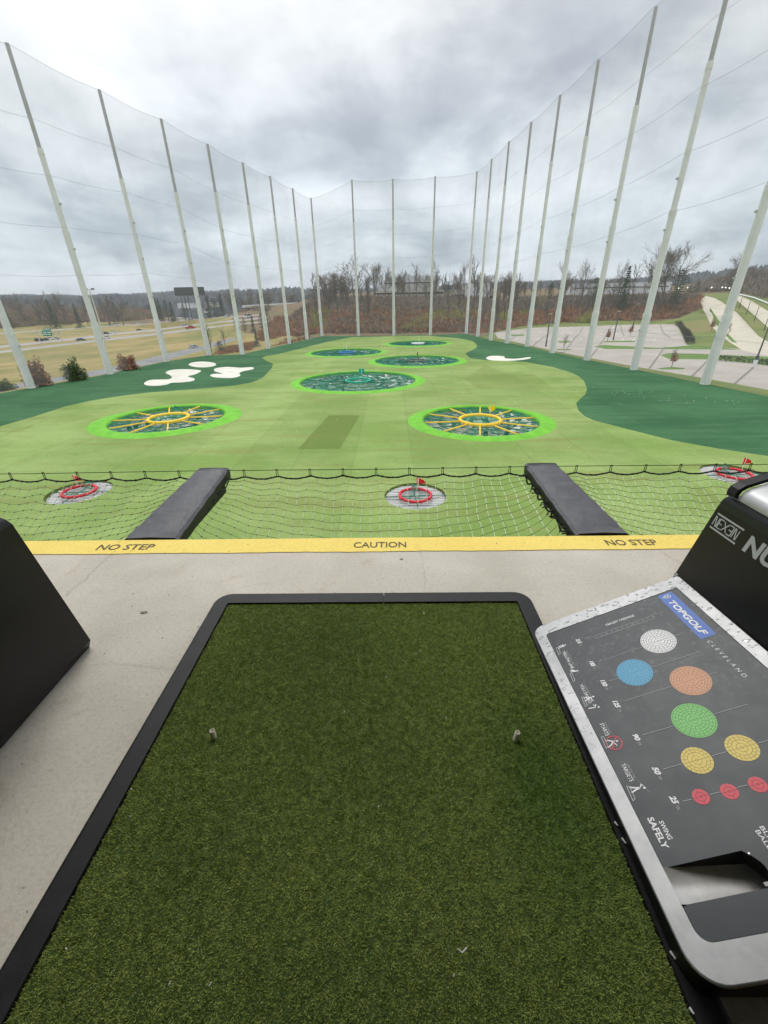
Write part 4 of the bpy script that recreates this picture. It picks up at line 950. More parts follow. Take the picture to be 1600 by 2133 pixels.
#%%PART3
# ------------------------------------------------------------------ ball dispenser with screen housing
TU = CM @ np.array([3742, -1719, -850.]); TU /= np.linalg.norm(TU)
TV = CM @ np.array([12, -354, 850.]); TV -= TV.dot(TU)*TU; TV /= np.linalg.norm(TV)
TN = np.cross(TU, TV); TO = GX(1415, 1960, 0.68)
def T(u, v, l=0.0): return TO+TU*u+TV*v+TN*l
M['rim_metal'] = bpy.data.materials.new('powder_coated_rim')
def rim_nodes(m):
    m.use_nodes = True; t = m.node_tree; bs = t.nodes['Principled BSDF']; bs.inputs['Metallic'].default_value = 0.35
    g = t.nodes.new('ShaderNodeNewGeometry')
    def noi(sc, det, ro=0.6, st=(1, 1, 1)):
        mp = t.nodes.new('ShaderNodeMapping'); mp.inputs['Scale'].default_value = st; t.links.new(g.outputs['Position'], mp.inputs[0])
        n = t.nodes.new('ShaderNodeTexNoise'); n.inputs['Scale'].default_value = sc; n.inputs['Detail'].default_value = det; n.inputs['Roughness'].default_value = ro
        t.links.new(mp.outputs[0], n.inputs['Vector']); return n.outputs['Fac']
    def mr(x, a, b, c, d):
        r = t.nodes.new('ShaderNodeMapRange'); r.inputs['From Min'].default_value = a; r.inputs['From Max'].default_value = b; r.inputs['To Min'].default_value = c; r.inputs['To Max'].default_value = d; t.links.new(x, r.inputs['Value']); return r.outputs[0]
    sep_ = t.nodes.new('ShaderNodeSeparateXYZ'); t.links.new(g.outputs['Position'], sep_.inputs[0])
    far = mr(sep_.outputs[1], 0.75, 1.45, 0.0, 1.0)      # rain spots lie on the end open to the weather
    spots = mr(noi(62, 3, 0.55, (0.7, 1.0, 1.0)), 0.60, 0.68, 0.0, 1.0)
    mu = t.nodes.new('ShaderNodeMath'); mu.operation = 'MULTIPLY'; t.links.new(far, mu.inputs[0]); t.links.new(spots, mu.inputs[1])
    cm = t.nodes.new('ShaderNodeMix'); cm.data_type = 'RGBA'; t.links.new(mr(noi(7, 6, 0.7), 0.35, 0.65, 0, 1), cm.inputs[0]); cm.inputs[6].default_value = (0.31, 0.315, 0.32, 1); cm.inputs[7].default_value = (0.44, 0.445, 0.45, 1)
    c2 = t.nodes.new('ShaderNodeMix'); c2.data_type = 'RGBA'; t.links.new(mu.outputs[0], c2.inputs[0]); t.links.new(cm.outputs[2], c2.inputs[6]); c2.inputs[7].default_value = (0.33, 0.34, 0.35, 1); t.links.new(c2.outputs[2], bs.inputs['Base Color'])
    r_ = mr(mu.outputs[0], 0, 1, 0.42, 0.12); t.links.new(r_, bs.inputs['Roughness'])
    bp = t.nodes.new('ShaderNodeBump'); bp.inputs['Distance'].default_value = 0.0015; t.links.new(mu.outputs[0], bp.inputs['Height']); t.links.new(bp.outputs[0], bs.inputs['Normal'])
rim_nodes(M['rim_metal'])
M['cover_metal'] = mat('cover_metal', (0.50, 0.51, 0.52), (0.60, 0.61, 0.62), 6, 0.4, metal=0.3)
M['panel'] = bpy.data.materials.new('printed_panel')
def panel_nodes(m):
    m.use_nodes = True; t = m.node_tree; bs = t.nodes['Principled BSDF']
    g = t.nodes.new('ShaderNodeNewGeometry')
    def noi(sc, det, ro=0.6, st=(1, 1, 1)):
        mp = t.nodes.new('ShaderNodeMapping'); mp.inputs['Scale'].default_value = st; t.links.new(g.outputs['Position'], mp.inputs[0])
        n = t.nodes.new('ShaderNodeTexNoise'); n.inputs['Scale'].default_value = sc; n.inputs['Detail'].default_value = det; n.inputs['Roughness'].default_value = ro
        t.links.new(mp.outputs[0], n.inputs['Vector']); return n.outputs['Fac']
    def mr(x, a, b, c, d):
        r = t.nodes.new('ShaderNodeMapRange'); r.inputs['From Min'].default_value = a; r.inputs['From Max'].default_value = b; r.inputs['To Min'].default_value = c; r.inputs['To Max'].default_value = d; t.links.new(x, r.inputs['Value']); return r.outputs[0]
    cm = t.nodes.new('ShaderNodeMix'); cm.data_type = 'RGBA'; t.links.new(mr(noi(6, 6, 0.7), 0.3, 0.7, 0, 1), cm.inputs[0]); cm.inputs[6].default_value = (0.022, 0.030, 0.037, 1); cm.inputs[7].default_value = (0.034, 0.043, 0.050, 1)
    t.links.new(cm.outputs[2], bs.inputs['Base Color'])
    sep_ = t.nodes.new('ShaderNodeSeparateXYZ'); t.links.new(g.outputs['Position'], sep_.inputs[0])
    far = mr(sep_.outputs[1], 0.85, 1.35, 0.0, 1.0); spots = mr(noi(48, 2, 0.5), 0.55, 0.63, 0.0, 1.0)
    mu = t.nodes.new('ShaderNodeMath'); mu.operation = 'MULTIPLY'; t.links.new(far, mu.inputs[0]); t.links.new(spots, mu.inputs[1])
    rb = mr(noi(9, 5, 0.65), 0.3, 0.7, 0.40, 0.46); su = t.nodes.new('ShaderNodeMath'); su.operation = 'SUBTRACT'; t.links.new(rb, su.inputs[0]); k = mr(mu.outputs[0], 0, 1, 0, 0.06); t.links.new(k, su.inputs[1]); t.links.new(su.outputs[0], bs.inputs['Roughness'])
    bs.inputs['Specular IOR Level'].default_value = 0.42
    bp = t.nodes.new('ShaderNodeBump'); bp.inputs['Distance'].default_value = 0.0002; t.links.new(mu.outputs[0], bp.inputs['Height']); t.links.new(bp.outputs[0], bs.inputs['Normal'])
panel_nodes(M['panel'])
M['p_white'] = mat('print_white', (0.88, 0.88, 0.88), rough=0.4); M['p_line'] = mat('print_grey', (0.42, 0.43, 0.43), rough=0.4)
M['p_blue'] = mat('print_blue', (0.10, 0.42, 0.66), rough=0.4); M['p_bar'] = mat('print_bar_blue', (0.075, 0.18, 0.58), rough=0.4)
M['p_orange'] = mat('print_orange', (0.72, 0.36, 0.20), rough=0.4); M['p_green'] = mat('print_green', (0.20, 0.60, 0.14), rough=0.4)
M['p_yellow'] = mat('print_yellow', (0.80, 0.62, 0.13), rough=0.4); M['p_red'] = mat('print_red', (0.72, 0.06, 0.09), rough=0.4)
M['chute'] = mat('chute_metal', (0.50, 0.49, 0.47), (0.62, 0.61, 0.59), 25, 0.38, metal=0.5, rvar=0.06)
disp = empty('ball_dispenser', tuple(TO*np.array([1, 1, 0]))); D0 = np.array([TO[0], TO[1], 0.])
tag(disp, 'grey topped golf ball dispenser with coloured target map and black screen housing, beside the mat', 'ball dispenser', 'ball dispensers of neighbouring bays')
def rr4(u0, u1, v0, v1, r, k=8):
    P = []
    for (cu, cv_, a0) in ((u0+r[0], v0+r[0], math.pi), (u1-r[1], v0+r[1], 1.5*math.pi), (u1-r[2], v1-r[2], 0), (u0+r[3], v1-r[3], 0.5*math.pi)):
        i = [(u0+r[0], v0+r[0]), (u1-r[1], v0+r[1]), (u1-r[2], v1-r[2]), (u0+r[3], v1-r[3])].index((cu, cv_))
        for j in range(k): a = a0+math.pi/2*j/(k-1); P.append((cu+r[i]*math.cos(a), cv_+r[i]*math.sin(a)))
    return P
ou = rr4(-0.006, 0.702, -0.084, 1.152, (0.07, 0.03, 0.012, 0.055)); inn = rr4(0.043, 0.654, -0.013, 1.083, (0.030, 0.02, 0.004, 0.014)); n = len(ou)
def inset(P, d): 
    c = (0.35, 0.53); return [(c[0]+(p[0]-c[0])*(1-d/0.35), c[1]+(p[1]-c[1])*(1-d/0.62)) for p in P]
V = [T(*p, -0.016)-D0 for p in inset(ou, 0.002)]+[T(*p, -0.004)-D0 for p in ou]+[T(*p, 0)-D0 for p in inset(ou, 0.004)]+[T(*p, 0)-D0 for p in inn]+[T(*p, -0.004)-D0 for p in inn]
o = raw('rim', V, [(k*n+i, k*n+(i+1) % n, (k+1)*n+(i+1) % n, (k+1)*n+i) for k in range(4) for i in range(n)], M['rim_metal'], disp)
o.data.polygons.foreach_set('use_smooth', [k < 2 for k in range(4) for i in range(n)])
# printed panel, cut out around the ball slot
e = 0.0016; cu0, cu1, cv0, cv1 = 0.043+e, 0.654-e, -0.013+e, 1.083-e
pan = rr4(cu0, cu1, cv0, cv1, (0.028, 0.02, 0.004, 0.013))
arc = [(0.241+0.022*math.sin(math.pi*t)+0.010*t, 0.139-0.079*t) for t in np.linspace(0, 1, 9)]
sl = [(0.0405, 0.139)]+arc+[(0.0405, 0.060)]
idx = max(range(len(pan)), key=lambda i: (pan[i][1] > 0.2 and pan[i][0] < 0.1)*(10-abs(pan[i][0]-cu0)*1000-pan[i][1]*0))
# order: start lower-left corner going counter-clockwise, end upper-left; then down the left edge with the slot notch
low = pan[:8]; rest = pan[8:]
poly = low + rest + [(cu0, 0.139)] + [(a, c) for a, c in arc] + [(cu0, 0.060)]
V = [T(a, c, -0.0018)-D0 for a, c in poly]; m_ = len(V)
# low[0] is on the left edge at the bottom corner
o = raw('panel', V, [tuple(range(m_))], M['panel'], disp)
# slot: far wall, curved end, near wall, sloping steel floor
def fl_l(u): return -0.006-0.070*min(max((u-0.043)/0.2, 0), 1.15)**0.9
b = MB(); nn = 10; us = np.linspace(0.043, 0.27, nn)
V = []
for u_ in us:
    for v_ in np.linspace(0.060, 0.1395, 6):
        V.append(T(u_, v_, fl_l(u_)+0.010*((v_-0.1)/0.04)**2)-D0)
raw('chute_floor', V, [(i*6+j, (i+1)*6+j, (i+1)*6+j+1, i*6+j+1) for i in range(nn-1) for j in range(5)], M['chute'], disp, smooth=True)
b = MB()
for (pa, pb) in [((cu0, 0.139), arc[0])]+list(zip(arc[:-1], arc[1:]))+[(arc[-1], (cu0, 0.060))]:
    b.add([T(*pa, -0.0019)-D0, T(*pb, -0.0019)-D0, T(*pb, min(fl_l(pb[0]), -0.004)-0.03)-D0, T(*pa, min(fl_l(pa[0]), -0.004)-0.03)-D0], [(0, 1, 2, 3)])
b.build('chute_wall', M['black_plastic'], disp)
b = MB(); b.obox(T(0.252, 0.128, 0.001)-D0, TU, TV, TN, 0.002, 0.002, 0.003); b.build('screw', M['steel'], disp)
b = MB(); b.obox(T(0.249, 0.066, 0.0005)-D0, TU, TV, TN, 0.008, 0.004, 0.001); b.build('trim_chip', M['p_line'], disp)
# body below
bo = rr4(0.006, 0.69, -0.070, 1.140, (0.06, 0.03, 0.012, 0.05)); n = len(bo)
V = []
for p in bo: q = T(*p, -0.012)-D0; V.append(q)
for p in bo: q = T(*p, -0.012)-D0; V.append((q[0], q[1], 0.0345 if q[0]+D0[0] < 0.78 else 0.001))
raw('body', V, [(i, (i+1) % n, n+(i+1) % n, n+i) for i in range(n)], M['black_plastic'], disp)
# screen housing
XH = 1.33; XW = 1.756
yfar = lambda z: 1.600 if z < 0.344 else 1.588-(z-0.344)*0.205
def sect(y_fn, pr): return [np.array([x, y_fn(z), z])-D0 for x, z in pr]
prf = [(XH+0.012, 0.0), (XH, 0.30), (XH, 0.735), (XH+0.003, 0.765), (XH+0.009, 0.777), (XH+0.020, 0.784), (XW-0.03, 0.784), (XW-0.012, 0.772), (XW, 0.75), (XW, 0.045), (XW-0.02, 0.0)]
S1 = sect(yfar, prf); S2 = sect(lambda z: 0.50, prf); n = len(prf)
o = raw('screen_housing', S1+S2, [(i, (i+1) % n, n+(i+1) % n, n+i) for i in range(n)]+[tuple(reversed(range(n))), tuple(range(n, 2*n))], M['black_plastic'], disp)
o.data.polygons.foreach_set('use_smooth', [i in (2, 3, 4, 5, 6, 7) for i in range(n)]+[False]*2)
b = MB(); b.box((XH-0.004-D0[0], 1.572-D0[1], 0.325), (XH+0.01-D0[0], 1.592-D0[1], 0.345)); b.build('hinge_foot', M['p_line'], disp)
hump = [(XH+0.020, 0.786), (XH+0.018, 0.80), (XH+0.024, 0.818), (XH+0.045, 0.834), (XH+0.11, 0.858), (XH+0.21, 0.885), (XW-0.17, 0.862), (XW-0.12, 0.82), (XW-0.115, 0.786)]
n = len(hump); L_ = []
for y, k in ((1.462, 0.93), (1.452, 0.985), (1.43, 1.0), (0.6, 1.0), (0.56, 0.95)): L_.append([np.array([XH+0.21+(x-XH-0.21)*k, y, 0.786+(z-0.786)*k])-D0 for x, z in hump])
V = sum(L_, []); FCs = [(k*n+i, k*n+i+1, (k+1)*n+i+1, (k+1)*n+i) for k in range(4) for i in range(n-1)]+[tuple(range(n))]+[tuple(reversed(range(4*n, 5*n)))]
raw('screen_cover', V, FCs, M['cover_metal'], disp, smooth=True)
# black sun hood lip round the far end of the cover
L_ = []
for y, k, dz in ((1.455, 1.0, 0.003), (1.462, 1.05, 0.006), (1.500, 1.07, 0.008), (1.503, 1.04, 0.0), (1.47, 0.97, 0.0)): L_.append([np.array([XH+0.21+(x-XH-0.21)*k, y, 0.786+(z-0.786)*(k*1.03)+dz])-D0 for x, z in hump[0:]])
V = sum(L_, [])
o = raw('hood_lip', V, [(k*n+i, k*n+i+1, (k+1)*n+i+1, (k+1)*n+i) for k in range(4) for i in range(n-1)], M['vinyl_side'], disp)
# lettering on the housing: reads towards the camera
hx = XH-0.0008-D0[0]
AX = np.array([0, -1., 0]); AZ = np.array([0, 0, 1.])
def HP(y, z): return np.array([hx, y-D0[1], z])
M['p_silver'] = mat('silver_print', (0.62, 0.64, 0.65), rough=0.4)
o = empty('logo', (0, 0, 0)); o.parent = disp
s_ = 0.14; lx = 1.507; sk = 0.19   # italic slant, expressed in the stroke points
def SL(L, h0): return [[(x+y*sk, y+h0) for x, y in q] for q in L]
strokes(SL([[(0, 0), (0.1395, 0)]], 0.0), 0.0075, HP(lx, 0.6400), AX, AZ).build('logo_bar', M['p_silver'], o)
strokes(SL([[(0, 0.068), (0.1395, 0.068)]], 0.0), 0.0075, HP(lx, 0.6400), AX, AZ).build('logo_bar', M['p_silver'], o)
hgt_ = 0.042; y0_ = 0.013; w_ = 0.024
LT = []
x = 0.003
LT.append([[(x, y0_), (x, y0_+hgt_), (x+0.004, y0_+hgt_), (x+0.016, y0_), (x+0.020, y0_), (x+0.020, y0_+hgt_)]])
x = 0.0285
LT.append([[(x+0.019, y0_+hgt_), (x+0.002, y0_+hgt_), (x, y0_+hgt_-0.003), (x, y0_+0.003), (x+0.002, y0_), (x+0.019, y0_)], [(x, y0_+hgt_/2), (x+0.017, y0_+hgt_/2)]])
x = 0.052
LT.append([[(x, y0_+hgt_), (x+0.026, y0_)], [(x, y0_), (x+0.026, y0_+hgt_)]])
x = 0.0815
LT.append([[(x, y0_+hgt_), (x+0.017, y0_+hgt_), (x+0.019, y0_+hgt_-0.003), (x+0.019, y0_+0.003), (x+0.017, y0_), (x, y0_)], [(x+0.002, y0_+hgt_/2), (x+0.019, y0_+hgt_/2)]])
x = 0.108
LT.append([[(x, y0_), (x, y0_+hgt_), (x+0.004, y0_+hgt_), (x+0.016, y0_), (x+0.020, y0_), (x+0.020, y0_+hgt_)]])
for q in LT: strokes(SL(q, 0.0), 0.0048, HP(lx, 0.6400), AX, AZ).build('logo_letter', M['p_silver'], o)
put_text('NU', HP(1.332, 0.634), AX, AZ, 0.150, 0.074, M['p_silver'], disp, bold=0.04, shear=0.2, lift=0.0004)
# prints on the panel
PX = -TV; PY = TU
def PT_(u, v): return T(u, v, -0.0014)-D0
def cells(u, v, r, radii, secs, m, name='target_print'):
    b = MB(); g_ = 0.0011
    bounds = list(radii)
    for k in range(len(bounds)-1):
        ra, rb = bounds[k]*r+g_/2, bounds[k+1]*r-g_/2; ns = secs[k]
        for i in range(ns):
            a0 = 2*math.pi*i/ns; a1 = 2*math.pi*(i+1)/ns; sub = max(2, int(24/ns)+1); P_ = []; q = 0.0
            for j in range(sub+1):
                a = a0+(a1-a0)*j/sub; 
                aa = a+(g_/2/rb if j == 0 else (-g_/2/rb if j == sub else 0)); P_.append((rb*math.cos(aa), rb*math.sin(aa)))
            for j in range(sub, -1, -1):
                a = a0+(a1-a0)*j/sub; rq = max(ra, 0.0008); aa = a+(g_/2/rq if j == 0 else (-g_/2/rq if j == sub else 0)); P_.append((rq*math.cos(aa), rq*math.sin(aa)))
            b.add([T(u+p[0], v+p[1], -0.0011)-D0 for p in P_], [tuple(range(len(P_)))])
    return b.build(name, m, disp)
M['p_dkorange'] = mat('print_dark_orange', (0.32, 0.13, 0.07), rough=0.4); M['p_dkblue'] = mat('print_dark_blue', (0.03, 0.15, 0.25), rough=0.4); M['p_dkgreen'] = mat('print_dark_green', (0.05, 0.20, 0.04), rough=0.4); M['p_dkyellow'] = mat('print_dark_yellow', (0.26, 0.19, 0.03), rough=0.4); M['p_dkred'] = mat('print_dark_red', (0.30, 0.015, 0.03), rough=0.4)
def backing(u, v, r, m):
    b = MB(); b.add([T(u+r*math.cos(2*math.pi*i/48), v+r*math.sin(2*math.pi*i/48), -0.00145)-D0 for i in range(48)], [tuple(range(48))]); b.build('print_ground', m, disp)
big = ((0.0, 0.06, 0.20, 0.36, 0.52, 0.66, 0.80, 0.91, 1.0), (1, 2, 4, 16, 16, 24, 24, 48))
for (u, v, r, m, bk) in ((0.4325, 0.8405, 0.0635, 'p_white', None), (0.2825, 0.737, 0.0635, 'p_blue', 'p_dkblue'), (0.428, 0.634, 0.0635, 'p_orange', 'p_dkorange'), (0.350, 0.4945, 0.0635, 'p_green', 'p_dkgreen')):
    if bk: backing(u, v, r*0.985, M[bk])
    cells(u, v, r, *big, M[m])
for (u, v) in ((0.2825, 0.3735), (0.414, 0.3745)): backing(u, v, 0.0412, M['p_dkyellow']); cells(u, v, 0.042, (0.0, 0.08, 0.32, 0.58, 0.80, 1.0), (1, 2, 4, 16, 20), M['p_yellow'])
for (u, v) in ((0.2308, 0.277), (0.3060, 0.272), (0.381, 0.2715), (0.456, 0.271)): backing(u, v, 0.0216, M['p_dkred']); cells(u, v, 0.022, (0.0, 0.12, 0.55, 1.0), (1, 2, 4), M['p_red'])
def pl(seg, w=0.0016, m='p_line', name='yard_line'):
    strokes(seg, w, np.array([0, 0, 0.]), (1, 0, 0), (0, 1, 0)); L2 = [[(q[0], q[1]) for q in s] for s in seg]
    b = strokes(L2, w, PT_(0, 0), TU, TV); return b.build(name, M[m], disp)
for y, segs in ((0.9755, ((0.191, 0.226), (0.49, 0.533))), (0.837, ((0.187, 0.365), (0.498, 0.528))), (0.733, ((0.183, 0.217), (0.348, 0.525))), (0.633, ((0.189, 0.362), (0.494, 0.518))), (0.494, ((0.182, 0.284), (0.416, 0.518))), (0.374, ((0.18, 0.238), (0.327, 0.370), (0.458, 0.49))), (0.2765, ((0.179, 0.206), (0.256, 0.282), (0.330, 0.357)))):
    for a, c in segs: pl([[(a, y), (c, y)]])
pl([[(0.229, 0.958), (0.486, 0.955), (0.486, 0.977), (0.229, 0.976), (0.229, 0.958)]], 0.0012)
b = MB()
for i in range(11):
    u_ = 0.240+0.0225*i; P4 = [(u_, 0.960), (u_+0.018, 0.960), (u_+0.018, 0.973), (u_, 0.973), (u_, 0.960)]
    bb = strokes([P4], 0.0010, PT_(0, 0), TU, TV); b.add(bb.v, bb.f)
b.build('yard_scale', M['p_line'], disp)
def txt(s, v_start, v_end, u0, u1, m='p_white', **kw): return put_text(s, PT_(u0, v_start), PX, PY, v_start-v_end, u1-u0, M[m], disp, lift=0.0003, **kw)
put_text('TARGET YARDAGE', PT_(0.298, 1.006), TU, TV, 0.128, 0.0125, M['p_white'], disp, lift=0.0003, bold=0.01)
for s, va, vb, vc in (('215', .992, .962, .946), ('185', .853, .822, .806), ('150', .749, .716, .698), ('125', .648, .614, .597), ('90', .505, .480, .463), ('50', .388, .362, .346), ('25', .298, .274, .259)):
    txt(s, va, vb, 0.1515, 0.169, shear=0.28, bold=0.045); txt('YDS', vb-0.004, vc, 0.1545, 0.1625, 'p_line', shear=0.2, bold=0.02)
b = MB(); b.add([PT_(a, c) for a, c in ((0.563, 1.072), (0.563, 0.785), (0.620, 0.785), (0.623, 0.812), (0.6235, 1.040), (0.622, 1.072))], [(0, 1, 2, 3, 4, 5)]); b.build('name_bar', M['p_bar'], disp)
put_text('TOPGOLF', PT_(0.5775, 1.020), PX, PY, 0.222, 0.0245, M['p_white'], disp, lift=0.0006, shear=0.22, bold=0.035)
# shield
strokes([[(0.0, 0.0245), (0.010, 0.028), (0.020, 0.0245), (0.0205, 0.012), (0.010, -0.004), (-0.0005, 0.012), (0.0, 0.0245)], [(0.003, 0.021), (0.016, 0.013)], [(0.004, 0.0135), (0.010, 0.0035), (0.016, 0.0135)], [(0.006, 0.019), (0.015, 0.019)]], 0.0022, T(0.5775, 1.060, -0.0008)-D0, PX, PY, lift=0.0003).build('shield', M['p_white'], disp)
txt('CLEVELAND', 0.767, 0.585, 0.5735, 0.5865, space=1.75, shear=0.12)
txt("DON'T CROSS THE", 0.945, 0.866, 0.0895, 0.0955, 'p_line', bold=0.01); txt('YELLOW LINE', 0.950, 0.846, 0.0735, 0.0865, bold=0.01)
txt('LOOK BEFORE', 0.752, 0.690, 0.0885, 0.0945, 'p_line', bold=0.01); txt('YOU SWING', 0.760, 0.668, 0.0725, 0.0855, bold=0.01)
txt('NO RUNNING', 0.577, 0.531, 0.0875, 0.0935, 'p_line', bold=0.01); txt('STARTS', 0.577, 0.527, 0.0715, 0.0845, bold=0.01)
txt('AIM FOR THE', 0.418, 0.370, 0.0875, 0.0935, 'p_line', bold=0.01); txt('TARGETS', 0.422, 0.364, 0.0715, 0.0845, bold=0.01)
txt('SWING', 0.243, 0.196, 0.0905, 0.1035, bold=0.02); txt('SAFELY', 0.258, 0.178, 0.0655, 0.0835, bold=0.03)
txt('BLIND', 0.178, 0.120, 0.3135, 0.3245, bold=0.01); txt('BALL', 0.172, 0.128, 0.2985, 0.3095, bold=0.01)
def golfer(v0, L, circ=None, u0=0.0, name='golfer_print'):
    for w, ss, m in L:
        strokes(ss, w, T(u0, v0, -0.0011)-D0, PX, PY, lift=0.0002).build(name, M[m], disp)
    if circ:
        cx_, cy_, r = circ; b = MB(); b.add([T(u0+cy_+r*math.cos(a), v0-cx_-r*math.sin(a), -0.0008)-D0 for a in np.linspace(0, 2*math.pi, 14, endpoint=False)], [tuple(range(14))]); b.build(name, M['p_white'], disp)
MATF = [(0, 0), (0.045, -0.003), (0.040, 0.006), (0.004, 0.008), (0, 0)]
golfer(0.985, [(0.0011, [MATF], 'p_white'), (0.0042, [[(0.002, 0.010), (0.000, 0.022), (0.004, 0.034)], [(0.010, 0.009), (0.007, 0.022), (0.005, 0.034)]], 'p_white'), (0.0030, [[(-0.006, 0.030), (0.004, 0.036), (0.012, 0.030)]], 'p_white')], (0.004, 0.041, 0.0034), 0.058)
golfer(0.835, [(0.0011, [[(x+0.008, y) for x, y in MATF]], 'p_white'), (0.0042, [[(-0.006, 0.006), (0.0, 0.014), (0.004, 0.024)], [(0.004, 0.006), (0.004, 0.016), (0.008, 0.026)]], 'p_white'), (0.0030, [[(-0.008, 0.012), (0.002, 0.024), (0.010, 0.030)]], 'p_white'), (0.0008, [[(0.010, 0.036), (0.016, 0.040), (0.020, 0.034), (0.014, 0.031)]], 'p_line')], (0.007, 0.033, 0.0034), 0.060)
golfer(0.700, [(0.0011, [[(x-0.004, y) for x, y in MATF]], 'p_white'), (0.0045, [[(0.002, 0.006), (0.008, 0.022), (0.010, 0.032)], [(0.018, 0.004), (0.013, 0.020), (0.011, 0.032)]], 'p_white'), (0.0030, [[(0.010, 0.034), (0.020, 0.030), (0.028, 0.034)]], 'p_white'),
               (0.0038, [[(0.052, 0.004), (0.054, 0.016), (0.056, 0.028)]], 'p_white'), (0.0028, [[(0.042, 0.026), (0.050, 0.030), (0.056, 0.029)], [(0.044, 0.036), (0.052, 0.031)]], 'p_white'), (0.0009, [[(0.052, 0.003), (0.060, -0.004)]], 'p_red'), (0.0009, [[(0.050, 0.040), (0.056, 0.042), (0.058, 0.038), (0.053, 0.036), (0.050, 0.040)]], 'p_line')], (0.010, 0.041, 0.0036), 0.058)
golfer(0.640, [], (-0.001, 0.040, 0.0034), 0.058)
cr = [(0.034+0.0245*math.cos(a), 0.030+0.0245*math.sin(a)) for a in np.linspace(0, 2*math.pi, 33)]
golfer(0.530, [(0.0032, [cr], 'p_red'), (0.0034, [[(0.018, 0.044), (0.050, 0.016)]], 'p_red'), (0.0011, [MATF], 'p_white'), (0.0042, [[(0.018, 0.006), (0.022, 0.018), (0.028, 0.028)], [(0.044, 0.004), (0.038, 0.018), (0.030, 0.028)]], 'p_white'), (0.0030, [[(0.026, 0.034), (0.032, 0.029), (0.046, 0.034)]], 'p_white')], (0.031, 0.041, 0.0036), 0.056)
golfer(0.355, [(0.0011, [[(x, y) for x, y in MATF]], 'p_white'), (0.0045, [[(0.006, 0.006), (0.012, 0.022), (0.014, 0.034)], [(0.022, 0.005), (0.017, 0.022), (0.015, 0.034)]], 'p_white'), (0.0028, [[(0.014, 0.036), (0.006, 0.042), (0.012, 0.046)]], 'p_white'), (0.0008, [[(0.006, 0.044), (-0.012, 0.038)]], 'p_line'), (0.0008, [[(0.020, 0.050), (0.034, 0.052)]], 'p_line')], (0.018, 0.046, 0.0038), 0.056)
# neighbour bay's dispenser: same build, one bay to the left
nb_ = copy_tree(disp); nb_.location.x -= 2.824+0.426; nb_.location.y -= 0.118
for c_ in list(nb_.children):
    if c_.name.split('.')[0] in ('hood_lip', 'screen_cover'): bpy.data.objects.remove(c_)
nb_['label'] = 'black housing side of the neighbouring dispenser at the left edge of the deck'
# worn bits of rubber and clips under the dispenser edge
for k_, (x, y, s) in enumerate(((1282, 1713, 0.012), (1297, 1747, 0.015), (1398, 1983, 0.014), (1438, 2100, 0.010))):
    g = GZ(x, y, 0.034); b = MB(); b.tube([(0, 0, 0), (s*0.3, -s, 0.002)], [0.0035, 0.002], 5); o = b.build('tee_fragment', M['tee_chip']); o.location = (g[0]-0.003, g[1], 0.0375)
    tag(o, ['pale fragment wedged highest under the dispenser edge', 'pale fragment just below the highest one under the dispenser edge', 'pale fragment on the rubber edging near the dispenser corner', 'curled pale fragment on the rubber edging at the bottom of the view'][k_], 'fragment', 'broken tee fragments along the dispenser edge')

